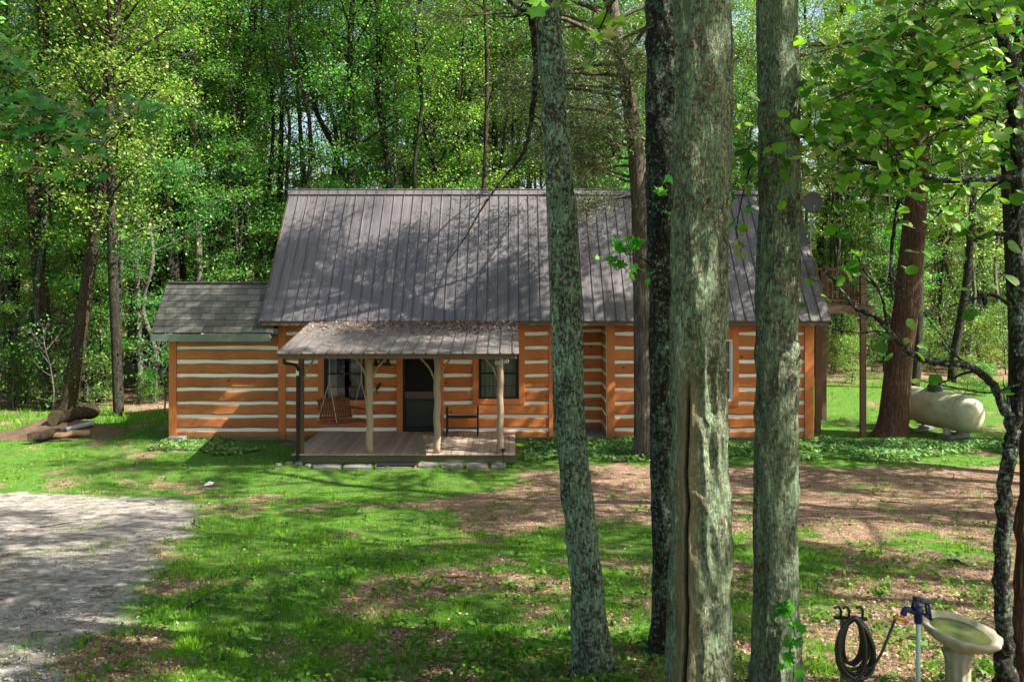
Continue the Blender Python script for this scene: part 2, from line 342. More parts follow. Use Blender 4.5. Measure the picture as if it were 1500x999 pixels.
# ------------------------------------------------------------------ ground masks
DRV = [ground_hit(*p) for p in [(-900, 735), (60, 722), (215, 728), (305, 737), (262, 775), (215, 830), (170, 900), (105, 999)]]+[(-2.5, 3.4), (-2.6, 1.5), (-16, 1.5)]
def poly_sd(x, y, poly):
    d = np.full(np.shape(x), 1e9); ins = np.zeros(np.shape(x), bool)
    for i in range(len(poly)):
        ax, ay = poly[i]; bx, by = poly[(i+1) % len(poly)]
        ex, ey = bx-ax, by-ay; t = np.clip(((x-ax)*ex+(y-ay)*ey)/(ex*ex+ey*ey), 0, 1)
        d = np.minimum(d, np.hypot(x-ax-t*ex, y-ay-t*ey))
        c = ((ay > y) != (by > y)) & (x < (bx-ax)*(y-ay)/(by-ay+1e-12)+ax); ins ^= c
    return np.where(ins, -d, d)
def masks(x, y):
    yy = np.maximum(y, 1.0); px = CX+F*x/yy; py = HY+F*(CZ-g(x, y))/yy
    n1 = fbm(x, y, .9, 21, 4)-.5; n2 = fbm(x, y, .3, 31, 3)-.5; n3 = fbm(x, y, 3.2, 41, 3)-.5
    dr = smooth(.16, -.16, poly_sd(x, y, DRV)+n1*.6*smooth(3, 14, y)+n1*.2+n3*.6)
    drv = dr*(1-.22*smooth(.12, .26, n1+.3*n3))
    b = .90*smooth(520, 760, px+n2*350)*smooth(672, 690, py)*smooth(860, 740, py+n2*120)
    b = np.maximum(b, .50*smooth(780, 860, py)*smooth(250, 750, px+(py-800)*.3))
    b = np.maximum(b, .80*smooth(1120, 1260, px)*smooth(660, 700, py))
    b = np.maximum(b, .55*smooth(1.3, .1, poly_sd(x, y, DRV))*smooth(745, 775, py))
    b = np.maximum(b, .20)
    b = np.where((y < 2) & (x > -3), .5, b)
    b = smooth(.36, .70, b+n1*1.5+n3*.8)
    forest = smooth(-.6, .8, (y-np.where(x < -8.5, 26.0, np.where(x > 10, 34, 28.5)))+n1*2)
    b = np.maximum(b, forest*.96)
    b = b*(1-.9*drv)
    return drv, b, forest
# ground sheet
def axis(a, b, st, out, n):
    c = np.arange(a, b, st); o = np.geomspace(st*1.3, out, n); return np.concatenate([(a-np.cumsum(o))[::-1], c, c[-1]+np.cumsum(o)])
gx = axis(-13, 13, .09, 180, 26); gy = axis(3, 26, .09, 180, 26)
X, Y = np.meshgrid(gx, gy); Z = g(X, Y)
dr, br, fo = masks(X, Y)
Z = Z+(fbm(X+.3*Y, Y-.3*X, 2.2, 77, 2)-.5)*.03*(1-dr)+dr*(fbm(X+.5*Y, Y-.5*X, 1.1, 78, 2)-.5)*.05
nx, ny = len(gx), len(gy); idx = np.arange(nx*ny).reshape(ny, nx)
Fg = np.stack([idx[:-1, :-1], idx[:-1, 1:], idx[1:, 1:], idx[1:, :-1]], -1).reshape(-1, 4)
me = np_mesh('ground', np.stack([X, Y, Z], -1).reshape(-1, 3), Fg, True, {'drive': dr, 'brown': br})
t = NT('ground_soil'); v = t.coords()
dm, bm_ = t.attr('drive'), t.attr('brown')
fine = t.noise(38, v, 6, .75); med = t.noise(5, v, 6, .7); big = t.noise(.8, v, 5)
grass = t.ramp(t.math('ADD', t.math('MULTIPLY', fine, .6), t.math('MULTIPLY', med, .4)), [(.3, (.018, .055, .009)), (.47, (.045, .13, .015)), (.6, (.12, .20, .03)), (.76, (.34, .29, .16))])
lit = t.ramp(t.math('ADD', t.math('MULTIPLY', fine, .7), t.math('MULTIPLY', med, .3)), [(.32, (.04, .024, .016)), (.46, (.14, .08, .05)), (.57, (.32, .22, .155)), (.68, (.62, .53, .43))])
fine2 = t.noise(4.5, t.coords((1, 1.4, 1)), 10, .8, 1.2)
drc = t.ramp(t.math('ADD', t.math('MULTIPLY', fine2, .6), t.math('MULTIPLY', med, .4)), [(.38, (.04, .034, .028)), (.46, (.18, .16, .138)), (.54, (.34, .31, .275)), (.68, (.56, .52, .47))])  # dark end gives specks and also paints patches of shade on the drive
c = t.mix(bm_, grass, lit); c = t.mix(dm, c, drc); c = t.mix(t.ramp(big, [(.4, 0), (.7, .3)]), c, (.05, .045, .03))
t.principled(c, .95, bump=t.bump(t.math('ADD', fine, med), .6, .03), spec=.1)
tag(link('ground', me, t.m), kind='structure')

# ------------------------------------------------------------------ lawn, litter, ground cover
def sample_ground(n, ymin, ymax, xr, power=1.6, rng=RNG):
    u = rng.random(n); y = (ymin**(1-power)+u*(ymax**(1-power)-ymin**(1-power)))**(1/(1-power))
    x = (rng.random(n)*2-1)*y*xr+0; return x, y
def inside_house(x, y): return ((x > -9.0) & (x < 7.95) & (y > 21.3) & (y < 26.5)) | ((x > -5.0) & (x < .1) & (y > 18.72) & (y < 21.5))
x, y = sample_ground(420000, 3.9, 40, .68); dr, br, fo = masks(x, y)
dens = (1-dr*.985)*(1-br*.80)*(.45+.55*smooth(.38, .55, fbm(x, y, 2.6, 58, 3)))*(1-fo*.93)
k = (RNG.random(len(x)) < dens) & ~inside_house(x, y); x, y = x[k], y[k]
clump = fbm(x, y, 1.3, 55, 3); tall = smooth(20.5, 24, y)*(x < -8)*1.2+smooth(26, 34, y)*.8
h = (.016+.028*clump**1.5+.020*RNG.random(len(x)))*(1+.9*smooth(.58, .75, fbm(x, y, 4.5, 57, 2)))*(1+tall)*(1+.02*y)
pos = np.stack([x, y, g(x, y)-.012], -1); nr = np.stack([RNG.normal(0, .35, len(x)), RNG.normal(0, .35, len(x)), np.ones(len(x))], -1)
V, Fc = scatter(*BLADE, pos, nr, h, RNG)
# blade width must not shrink below visibility with distance
tag(link('lawn_grass', np_mesh('lawn_grass', V, Fc, False, None, {'tone': np.clip(RNG.random(len(x))*.6+clump*.5, 0, 1)}), M['grass']), 'short patchy green grass growing over the yard in front of the cabin', 'grass', kind='stuff')
x, y = sample_ground(170000, 3.9, 34, .68); dr, br, fo = masks(x, y)
k = (RNG.random(len(x)) < np.clip(br*.9+.17, 0, 1)*(1-.9*dr)+.05*dr) & ~inside_house(x, y); x, y = x[k], y[k]
pos = np.stack([x, y, g(x, y)+.018], -1); nr = np.stack([RNG.normal(0, .35, len(x)), RNG.normal(0, .35, len(x)), np.ones(len(x))], -1)
V, Fc = scatter(*LEAF, pos, nr, .014+.028*RNG.random(len(x))**2, RNG)
tag(link('leaf_litter', np_mesh('leaf_litter', V, Fc, False, None, {'tone': RNG.random(len(x))**1.3}), M['litter']), 'brown fallen leaves and wood chips scattered over the yard', 'leaf litter', kind='stuff')
# weeds with broad leaves
x, y = sample_ground(5200, 4, 30, .66); dr, br, fo = masks(x, y)
k = (RNG.random(len(x)) < (1-dr)**4*(1-fo)*fbm(x, y, .8, 91, 2)**2*1.6) & ~inside_house(x, y); x, y = x[k], y[k]
xs = np.repeat(x, 9)+RNG.normal(0, .045, len(x)*9); ys = np.repeat(y, 9)+RNG.normal(0, .045, len(x)*9)
pos = np.stack([xs, ys, g(xs, ys)+.03+.05*RNG.random(len(xs))], -1); nr = np.stack([RNG.normal(0, .5, len(xs)), RNG.normal(0, .5, len(xs)), np.ones(len(xs))], -1)
V, Fc = scatter(*LEAF, pos, nr, .035+.04*RNG.random(len(xs)), RNG)
tag(link('lawn_weeds', np_mesh('lawn_weeds', V, Fc, False, None, {'tone': RNG.random(len(xs))}), M['leaf_near']), 'broad leaved weeds and clover among the lawn grass', 'weeds', kind='stuff')
# loose stones on the drive
x, y = sample_ground(60000, 4.2, 17, .68); x = -np.abs(x); dr, br, fo = masks(x, y); k = RNG.random(len(x)) < dr*.55*smooth(.35, .6, fbm(x, y, 1.4, 71, 3)); x, y = x[k], y[k]
OCT = ([(1, 0, 0), (0, .8, 0), (-.9, 0, 0), (0, -.75, 0), (.1, 0, .55), (0, .1, -.5)], [(0, 1, 4), (1, 2, 4), (2, 3, 4), (3, 0, 4), (1, 0, 5), (2, 1, 5), (3, 2, 5), (0, 3, 5)])
pos = np.stack([x, y, g(x, y)+.006], -1); nr = np.stack([RNG.normal(0, .3, len(x)), RNG.normal(0, .3, len(x)), np.ones(len(x))], -1)
V, Fc = scatter(*OCT, pos, nr, .004+.016*RNG.random(len(x))**3, RNG)
tag(link('gravel', np_mesh('gravel', V, Fc), flat_mat('gravel_stone', (.34, .32, .29), .9, 0, .5, 1.5)), 'small loose grey stones lying on the pale driveway', 'gravel', kind='stuff')
# ivy band along the cabin
def ivy(n, fx, y0, y1, name, label, hgt=.13):
    xx = fx[0]+(fx[1]-fx[0])*RNG.random(n); yy = y0+(y1-y0)*RNG.random(n)
    k = (fbm(xx, yy, .9, 61, 3)-abs(yy-(y0+y1)/2)/(y1-y0)*.35 > .30) & ~inside_house(xx, yy); xx, yy = xx[k], yy[k]
    hh = fbm(xx, yy, 1.6, 63, 2)*hgt*(.4+RNG.random(len(xx)))
    pos = np.stack([xx, yy, g(xx, yy)+.02+hh], -1); nr = np.stack([RNG.normal(0, .45, len(xx)), RNG.normal(-.25, .45, len(xx)), np.ones(len(xx))], -1)
    V, Fc = scatter(*LEAF, pos, nr, .06+.05*RNG.random(len(xx)), RNG)
    tag(link(name, np_mesh(name, V, Fc, False, None, {'tone': RNG.random(len(xx))}), M['ivy']), label, 'ivy', kind='stuff')
ivy(17000, (.3, 13.5), 18.9, 21.35, 'ivy_bed', 'pale green ivy bed along the cabin wall right of the porch')
ivy(5000, (-9.0, -4.9), 19.6, 21.35, 'ground_cover', 'dark green ground cover along the wall left of the porch')

# ------------------------------------------------------------------ the cabin
WY = 21.4
def wx(px): return (px-CX)/F*WY
cabin = empty('log_cabin', (0, WY, 0), 'orange log cabin with white chinking, brown metal roof and covered front porch', 'cabin')
ZS = [CZ-(yy-HY)/F*WY for yy in (489, 509.5, 530, 550, 570, 590, 609.5, 629)]   # chinking rows, top to bottom
def minus(iv, cuts):
    out = [iv]
    for c0, c1 in cuts:
        nn = []
        for a, b in out:
            if c1 <= a or c0 >= b: nn.append((a, b)); continue
            if c0 > a: nn.append((a, c0))
            if c1 < b: nn.append((c1, b))
        out = nn
    return [i for i in out if i[1]-i[0] > .02]
def log_wall(o, d, L, holes, solid, ztop, log, chink, nrm):
    """o start point, d unit direction, L length, nrm outward; boards are proud of the chinking, edges wavy like hewn logs"""
    o, d, nrm = Vector(o), Vector(d), Vector(nrm)
    zs = [ztop]+[z for z in ZS if z < ztop-.1]+[.05]
    for i in range(len(zs)-1):
        zt = zs[i]-(.043 if i else 0); zb = zs[i+1]+(.043 if i < len(zs)-2 else 0)
        cuts = [(a, b) for a, b, c0, c1 in holes if c0 < zt-.06 and c1 > zb+.02]
        for a, b in minus((0, L), cuts):
            n = max(2, int((b-a)/.35)); pts = []
            pr = .030+random.uniform(-.006, .006)
            for j in range(n+1):
                s = a+(b-a)*j/n; p = o+d*s
                zz0, zz1 = zb+random.uniform(-.013, .013), zt+random.uniform(-.013, .013)
                q = p+nrm*(pr+random.uniform(-.004, .004)); q2 = p+nrm*(pr-.016)
                pts += [(*(p).xy, zz0), (*(q2).xy, zz0+.004), (*(q).xy, zz0+.035), (*(q).xy, zz1-.035), (*(q2).xy, zz1-.004), (*(p).xy, zz1)]
            fs = []
            for j in range(n):
                for m in range(5): fs.append((j*6+m, j*6+6+m, j*6+7+m, j*6+m+1))
            fs += [tuple(range(6)), tuple(n*6+m for m in reversed(range(6)))]
            log.add(pts, fs)
    # chinking body (0.16 thick) with the real openings left out
    xs = sorted({0, L}|{v for h in solid for v in h[:2] if 0 < v < L})
    for a, b in zip(xs[:-1], xs[1:]):
        cuts = [(h[2], h[3]) for h in solid if h[0] < (a+b)/2 < h[1]]
        for z0, z1 in minus((.05, ztop), cuts):
            p, q = o+d*a-nrm*.002, o+d*b-nrm*.162
            chink.box(min(p.x, q.x), max(p.x, q.x), min(p.y, q.y), max(p.y, q.y), z0, z1)
XL, XA, XR = wx(408), wx(250), wx(1189)
WIN = [(wx(475), wx(535), 1.06, 2.42), (wx(701), wx(760), 1.09, 2.42), (wx(1008), wx(1073), 1.04, 2.64)]
DOOR = (wx(590), wx(641), .235, 2.36)
ALC = (wx(815), wx(889)); BACKY = 26.1; RIDY = 23.76
front, chk, addl = MB(), MB(), MB()
tr = .155
holes = [(a-tr-XL, b+tr-XL, c-tr*.85, 3.2) for a, b, c, d in WIN]+[(DOOR[0]-tr-XL, DOOR[1]+tr-XL, 0, 3.2), (ALC[0]-.0-XL, ALC[1]-XL, 0, 3.2), (0, .2, 0, 3.3), (ALC[0]-.2-XL, ALC[0]-XL, 0, 3.3), (ALC[1]-XL, ALC[1]+.2-XL, 0, 3.3), (XR-XL-.2, XR-XL, 0, 3.3)]
solid = [(a-XL, b-XL, c, d) for a, b, c, d in WIN]+[(DOOR[0]-XL, DOOR[1]-XL, .05, DOOR[3]), (ALC[0]-XL, ALC[1]-XL, 0, 3.0)]
log_wall((XL, WY, 0), (1, 0, 0), XR-XL, holes, solid, 3.12, front, chk, (0, -1, 0))
log_wall((ALC[0], WY+1.25, 0), (1, 0, 0), ALC[1]-ALC[0], [], [], 3.1, front, chk, (0, -1, 0))
log_wall((ALC[0]-.0, WY+.17, 0), (0, 1, 0), 1.05, [], [], 3.1, front, chk, (1, 0, 0))
log_wall((ALC[1], WY+.17, 0), (0, 1, 0), 1.05, [], [], 3.1, front, chk, (-1, 0, 0))
log_wall((XR, WY+.17, 0), (0, 1, 0), BACKY-WY-.3, [], [], 3.12, front, chk, (1, 0, 0))
log_wall((XL, BACKY, 0), (1, 0, 0), XR-XL, [], [], 3.12, front, chk, (0, 1, 0))
log_wall((XL, WY+.17, 0), (0, 1, 0), BACKY-WY-.3, [], [], 3.12, front, chk, (-1, 0, 0))
front.build('log_wall', M['log'], cabin); 
adc = MB()
log_wall((XA, WY, 0), (1, 0, 0), XL-XA-.01, [(0, .17, 0, 4)], [], 2.76, addl, chk, (0, -1, 0))
log_wall((XA, WY+.17, 0), (0, 1, 0), 1.9, [], [], 2.76, addl, chk, (-1, 0, 0))
log_wall((XA, WY+2.2, 0), (1, 0, 0), XL-XA-.01, [], [], 2.76, addl, chk, (0, 1, 0))
addl.build('addition_wall', M['log_brown'], cabin); chk.build('chinking', M['chink'], cabin)
m = MB()
for a, b in ((XL+.0, XL+.2), (ALC[0]-.2, ALC[0]), (ALC[1], ALC[1]+.2), (XR-.2, XR+.04), (XA-.03, XA+.165)):
    m = MB(); m.box(a, b, WY-.052, WY+.0, .04, 2.74 if a < XL-.1 else 3.11)
    if b > XR: m.box(XR+.002, XR+.04, WY, WY+.16, .04, 3.1)
    m.build('corner_board', M['trim'], cabin, bev=.006)
m = MB()
for X_ in (XL-.001, XR-.16):   # gable triangles
    m = MB(); m.add([(X_, WY, 3.12), (X_, BACKY, 3.12), (X_, RIDY, 6.6), (X_+.16, WY, 3.12), (X_+.16, BACKY, 3.12), (X_+.16, RIDY, 6.6)], [(0, 1, 2), (3, 5, 4), (0, 3, 4, 1), (1, 4, 5, 2), (2, 5, 3, 0)])
    m.build('gable_wall', M['log'], cabin)
m = MB(); m.box(XL+.03, ALC[0], WY+.03, BACKY-.03, -.3, .055); m.box(ALC[1], XR-.03, WY+.03, BACKY-.03, -.3, .055); m.box(ALC[0]+.004, ALC[1]-.004, WY+.2, BACKY-.04, -.3, .09); m.box(XA+.05, XL, WY+.04, WY+2.15, -.3, .05)
m.build('foundation', M['stone'], cabin)
def window(o4, curtain_full, frame_mat, name='window'):
    a, b, c, d = o4; w_ = .045
    t_ = MB(); t_.box(a-tr, a, WY-.05, WY, c-tr*.85, 3.11); t_.box(b, b+tr, WY-.05, WY, c-tr*.85, 3.11)
    t_.box(a, b, WY-.048, WY, c-tr*.85, c); t_.box(a, b, WY-.048, WY, d, 3.11)
    f = MB(); f.box(a, a+w_, WY-.03, WY+.1, c, d); f.box(b-w_, b, WY-.03, WY+.1, c, d); f.box(a+w_, b-w_, WY-.03, WY+.1, c, c+w_); f.box(a+w_, b-w_, WY-.03, WY+.1, d-w_, d)
    fo_ = f.build('window', frame_mat, cabin, bev=.004)
    t_.build('window_trim', M['trim'], fo_, bev=.005)
    mz = (c+d)/2
    s = MB(); s.box(a+w_, b-w_, WY+.01, WY+.05, mz-.025, mz+.025)
    for k_ in (a+w_, b-w_-.03): s.box(k_, k_+.03, WY+.012, WY+.048, c+w_, d-w_)
    for zz in ((c+mz)/2, (mz+d)/2): s.box(a+w_+.03, b-w_-.03, WY+.016, WY+.028, zz-.006, zz+.006)
    s.build('sash', frame_mat, fo_)
    MB().add([(a+w_, WY+.03, c+w_), (b-w_, WY+.03, c+w_), (b-w_, WY+.03, d-w_), (a+w_, WY+.03, d-w_)], [(0, 1, 2, 3)]).build('pane', M['glass'], fo_)
    n = 60; vs = []; fs = []
    for i in range(n+1):
        u = i/n; gap = 0 if curtain_full else .0
        yy = WY+.13+.02*math.sin(u*60)+.01*math.sin(u*23); vs += [(a+(b-a)*u, yy, c-.03), (a+(b-a)*u, yy-.01, d+.03)]
    fs = [(2*i, 2*i+2, 2*i+3, 2*i+1) for i in range(n) if curtain_full or not (.28 < i/n < .62)]
    MB().add(vs, fs).build('curtain', M['curtain'], fo_, sm=True)
window(WIN[0], False, M['black']); window(WIN[1], True, M['black']); window(WIN[2], True, M['white'])
a, b, c, d = DOOR
m = MB(); m.box(a, a+.06, WY-.03, WY+.08, c, d); m.box(b-.06, b, WY-.03, WY+.08, c, d); m.box(a+.06, b-.06, WY-.03, WY+.08, d-.07, d); m.box(a+.06, b-.06, WY-.03, WY+.08, c, c+.1)
m.box(a+.06, b-.06, WY+.0, WY+.05, c+.1, 1.09); dor = m.build('door', M['black'], cabin, bev=.004)
MB().box(a+.06, b-.06, WY-.012, WY+.06, 1.09, 1.28).build('mid_rail', M['brownwood'], dor, bev=.004)
MB().add([(a+.06, WY+.02, 1.28), (b-.06, WY+.02, 1.28), (b-.06, WY+.02, d-.07), (a+.06, WY+.02, d-.07)], [(0, 1, 2, 3)]).build('dark_pane', M['dark_pane'], dor)  # opaque door pane painted dark in place of reflecting glass
MB().box(a+.1, b-.1, WY-.006, WY+.0, c+.16, 1.03).build('kick_panel', flat_mat('door_panel', (.035, .04, .04), .25, .3, .4, 3), dor)
MB().box(a+.06, b-.06, WY+.085, WY+.14, c, d).build('inner_door', flat_mat('inner_door', (.07, .045, .03), .5), dor)
m = MB(); m.box(a-tr, a, WY-.05, WY, .235, 3.11); m.box(b, b+tr, WY-.05, WY, .235, 3.11); m.box(a, b, WY-.048, WY, d, 3.11); m.build('door_trim', M['trim'], dor, bev=.005)
m = MB(); m.tube([(a+.035, WY-.03, 1.15), (a+.035, WY-.075, 1.15), (a+.035, WY-.075, 1.05), (a+.035, WY-.03, 1.05)], .009, 6); m.build('handle', M['iron'], dor)
m = MB(); m.box(XL+.2, XR-.2, WY+2.2, WY+2.25, .1, 3.0); m.build('dark_room_sheet', M['dark'], cabin)  # near black sheet painting the unlit room behind the windows
# main roof
EY, EZ, RZ = 20.9, 3.15, 6.74; RX0, RX1 = -6.44, 8.15; BY = 2*RIDY-EY
sd = Vector((0, RIDY-EY, RZ-EZ)).normalized(); nn = Vector((0, -sd.z, sd.y))
rf = MB()
def slab(mb, x0, x1, p0, p1, th, n_):
    q0, q1 = p0-n_*th, p1-n_*th
    mb.add([(x0, *p0.yz), (x1, *p0.yz), (x1, *p1.yz), (x0, *p1.yz), (x0, *q0.yz), (x1, *q0.yz), (x1, *q1.yz), (x0, *q1.yz)], [(0, 1, 2, 3), (4, 7, 6, 5), (0, 4, 5, 1), (1, 5, 6, 2), (2, 6, 7, 3), (3, 7, 4, 0)])
e0, r0, b0 = Vector((0, EY, EZ)), Vector((0, RIDY, RZ)), Vector((0, BY, EZ)); nb_ = Vector((0, sd.z, sd.y))
slab(rf, RX0, RX1, e0, r0, .03, nn); slab(rf, RX0, RX1, b0, r0, .03, nb_)
roof = rf.build('roof', M['roof'], cabin)
m = MB(); x_ = RX0+.02
def rib(mb, x, p, q, n_, w1=.045, w2=.02, h=.024):
    vs = []
    for P_ in (p, q): vs += [(x-w1/2, *(P_+n_*.001).yz), (x+w1/2, *(P_+n_*.001).yz), (x+w2/2, *(P_+n_*h).yz), (x-w2/2, *(P_+n_*h).yz)]
    mb.add(vs, [(0, 1, 5, 4), (1, 2, 6, 5), (2, 3, 7, 6), (3, 0, 4, 7), (0, 3, 2, 1), (4, 5, 6, 7)])
while x_ < RX1:
    rib(m, x_, e0-sd*.01, r0, nn); rib(m, x_, b0, r0, nb_); x_ += .2755
m.build('rib', M['roof'], roof)
m = MB()
for p_, n_, s_ in ((r0, nn, 1), (r0, nb_, -1)):
    dd = Vector((0, -sd.y*s_, -sd.z)); a_, b_ = p_+n_*.04, p_+n_*.04+dd*.16
    m.add([(RX0-.03, *a_.yz), (RX1+.03, *a_.yz), (RX1+.03, *b_.yz), (RX0-.03, *b_.yz), (RX0-.03, *(a_-n_*.012).yz), (RX1+.03, *(a_-n_*.012).yz), (RX1+.03, *(b_-n_*.012).yz), (RX0-.03, *(b_-n_*.012).yz)], [(0, 1, 2, 3), (4, 7, 6, 5), (0, 4, 5, 1), (2, 3, 7, 6), (0, 3, 7, 4), (1, 5, 6, 2)])
m.tube([(RX0-.03, RIDY, RZ+.055), (RX1+.03, RIDY, RZ+.055)], .022, 8); m.build('ridge_cap', M['roof'], roof)
m = MB()
for xx in (RX0-.012, RX1-.012):
    for p_ in (e0, b0): m.bar(Vector((xx+.012, *p_.yz))-Vector((0, 0, .075)), Vector((xx+.012, *r0.yz))-Vector((0, 0, .075)), .028, .11)
m.box(RX0+.03, RX1-.03, EY+.02, EY+.045, EZ-.12, EZ-.012); m.box(RX0+.03, RX1-.03, EY+.046, WY-.03, EZ-.05, EZ-.03)
m.build('roof_fascia', M['brownwood'], cabin)
# addition roof with shingles
ae, ar = Vector((0, 20.9, 2.86)), Vector((0, 21.94, 4.12)); asd = (ar-ae).normalized(); an = Vector((0, -asd.z, asd.y)); ab = Vector((0, 22.98, 2.86)); abn = Vector((0, asd.z, asd.y))
AX0, AX1 = -9.2, XL-.012
m = MB(); slab(m, AX0, AX1, ae, ar-asd*.0, .05, an); slab(m, AX0, AX1, ab, ar, .05, abn); aro = m.build('addition_roof', M['shingle'], cabin)
m = MB(); Ls = (ar-ae).length; nc = 8
for side, (st, up, n_) in enumerate(((ae, asd, an), (ab, Vector((0, -asd.y, asd.z)), abn))):
    for i in range(nc):
        x_ = AX0+random.uniform(-.2, 0)
        while x_ < AX1:
            w_ = random.uniform(.26, .36); x0, x1 = max(AX0-.015, x_), min(AX1, x_+w_-.006)
            if x1 > x0+.02:
                p_ = st+up*(i*Ls/nc-.02-random.uniform(0, .006)); q_ = st+up*min(Ls, (i+1)*Ls/nc+.03); h0, h1 = .022+random.uniform(0, .004), .006
                vs = []
                for xx in (x0, x1): vs += [(xx, *(p_+n_*.002).yz), (xx, *(p_+n_*h0).yz), (xx, *(q_+n_*h1).yz), (xx, *(q_+n_*.002).yz)]
                m.add(vs, [(0, 1, 2, 3), (4, 7, 6, 5), (0, 4, 5, 1), (1, 5, 6, 2), (3, 2, 6, 7)])
            x_ += w_
for i in range(11): 
    xx = AX0+i*(AX1-AX0)/11; m.box(xx, xx+.29, ar.y-.09, ar.y+.09, ar.z-.01, ar.z+.025)
m.build('shingles', M['shingle'], aro)
m = MB(); m.box(AX0, XL-.06, 20.85, 20.89, 2.63, 2.815); m.box(AX0+.02, XL-.06, 20.89, WY-.03, 2.72, 2.75)
m.add([(AX0+.01, 20.93, 2.78), (AX0+.01, 22.95, 2.78), (AX0+.01, 21.94, 4.03), (AX0+.05, 20.93, 2.78), (AX0+.05, 22.95, 2.78), (AX0+.05, 21.94, 4.03)], [(0, 2, 1), (3, 4, 5), (0, 1, 4, 3)])
m.build('addition_fascia', M['fascia'], cabin)
m = MB(); m.box(-8.85, -8.45, 21.05, 21.3, 0, .16); m.build('vent_block', M['stone'], cabin, bev=.02)
m = MB(); m.box(-8.92, -8.86, 21.2, 21.33, .0, 1.0); 
# porch
porch = cabin
DX0, DX1, DY0, DZ = -5.03, .12, 18.7, .237
m = MB(); x_ = DX0
while x_ < DX1-.05:
    w_ = .138; m.box(x_, min(x_+w_, DX1), DY0+random.uniform(-.012, .012), WY-.06, DZ-.035, DZ+random.uniform(-.002, .002)); x_ += .146
deck = m.build('porch_deck', M['deck'], cabin, bev=.004)
m = MB(); m.box(DX0+.1, DX1-.02, DY0+.04, DY0+.08, .02, DZ-.037); m.box(DX0+.05, DX0+.09, DY0+.09, WY-.1, .02, DZ-.037); m.box(DX1-.07, DX1-.03, DY0+.09, WY-.1, .02, DZ-.037)
m.build('deck_skirt', M['mosswood'], deck)
PX = [-4.84, -3.27, -1.72, -.27]
for i, xx in enumerate(PX):
    m = MB(); zb = .06 if i == 0 else DZ+.001; n = 16
    pts = [(xx+.012*math.sin(j*1.3+i*2), 18.82+.01*math.sin(j*1.7+i), zb+(2.47-zb)*j/(n-1)) for j in range(n)]
    rad = [.075*(1.08-.12*j/n+.03*math.sin(j*2.3+i*3)) for j in range(n)]
    if i == 0: m.box(xx-.055, xx+.055, 18.77, 18.87, .0, 2.47)
    else: m.tube(pts, rad, 14)
    m.build('porch_post', M['brownwood'] if i == 0 else M['post'], cabin, sm=(i > 0))
m = MB()
for xx, sgn, dx in ((-4.84, 1, .42), (-3.27, -1, .45), (-3.27, 1, .5), (-1.72, -1, .5), (-1.72, 1, .42), (-.27, -1, .48)):
    pts = spline([(xx+sgn*.06, 18.82, 1.92), (xx+sgn*dx*.35, 18.81, 2.18), (xx+sgn*dx*.7, 18.82, 2.38), (xx+sgn*dx, 18.82, 2.52)], 10); m = MB(); m.tube(pts, .022, 8); m.build('porch_brace', M['post'], cabin, sm=True)
pe, pb = Vector((0, 17.8, 2.62)), Vector((0, 20.98, 3.135)); psd = (pb-pe).normalized(); pn = Vector((0, -psd.z, psd.y)); QX0, QX1 = -5.14, .15
m = MB(); slab(m, QX0, QX1, pe, pb, .02, pn); pro = m.build('porch_roof', M['porch_roof'], cabin)
m = MB(); x_ = QX0+.03
while x_ < QX1: rib(m, x_, pe-psd*.01, pb, pn, .05, .022, .026); x_ += .27
m.build('rib', M['porch_roof'], pro)
m = MB(); m.box(-5.05, .08, 18.76, 18.9, 2.5, 2.655); m.box(QX0+.04, QX1-.04, 17.84, 17.88, 2.5, 2.598)
for i in range(7):
    xx = -4.95+i*.82; m.bar((xx, 17.88, 2.565), (xx, 20.95, 3.06), .05, .09)
m.box(QX0+.06, QX1-.06, 17.885, 17.95, 2.57, 2.6)
m.build('porch_beam', M['brownwood'], cabin)
m = MB(); 
for a_, b_ in ((QX0+.03, QX0+.05), (QX1-.05, QX1-.03)): MB().bar((a_, 17.9, 2.555), (a_, 20.95, 3.05), .02, .12).build('rake_board', M['brownwood'], pro)
m = MB(); m.tube([(-4.98, 17.88, 2.5), (-4.98, 17.9, 2.40), (-4.9, 18.6, 2.28), (-4.88, 18.7, 2.15)], .035, 8); m.box(-4.925, -4.86, 18.68, 18.75, .1, 2.2)
m.build('downspout', M['iron'], cabin)
m = MB(); m.box(-4.925, -4.86, 18.676, 18.754, 2.03, 2.2); m.build('downspout_bracket', M['white'], cabin)
n = 7000; u = RNG.random(n)*(QX1-QX0)+QX0; s_ = 1-RNG.random(n)**1.0*1.0; s_ = 1-np.abs(RNG.normal(0, .22, n)); k = (s_ > .05) & (RNG.random(n) < .25+.9*smooth(-4.8, -1, u)*fbm(u, s_*3, 1.5, 5)); u, s_ = u[k], s_[k]
L_ = (pb-pe).length; pos = np.stack([u, pe.y+psd.y*L_*s_, pe.z+psd.z*L_*s_+.012+.02*RNG.random(len(u))], -1)
nr = np.stack([RNG.normal(0, .4, len(u)), RNG.normal(-.1, .4, len(u)), np.ones(len(u))], -1)
V, Fc = scatter(*LEAF, pos, nr, .03+.05*RNG.random(len(u)), RNG)
tag(link('roof_litter', np_mesh('roof_litter', V, Fc, False, None, {'tone': RNG.random(len(u))**1.2}), M['litter']), 'dry leaves and twigs collected on the porch roof under the eave', 'leaf litter', kind='stuff')
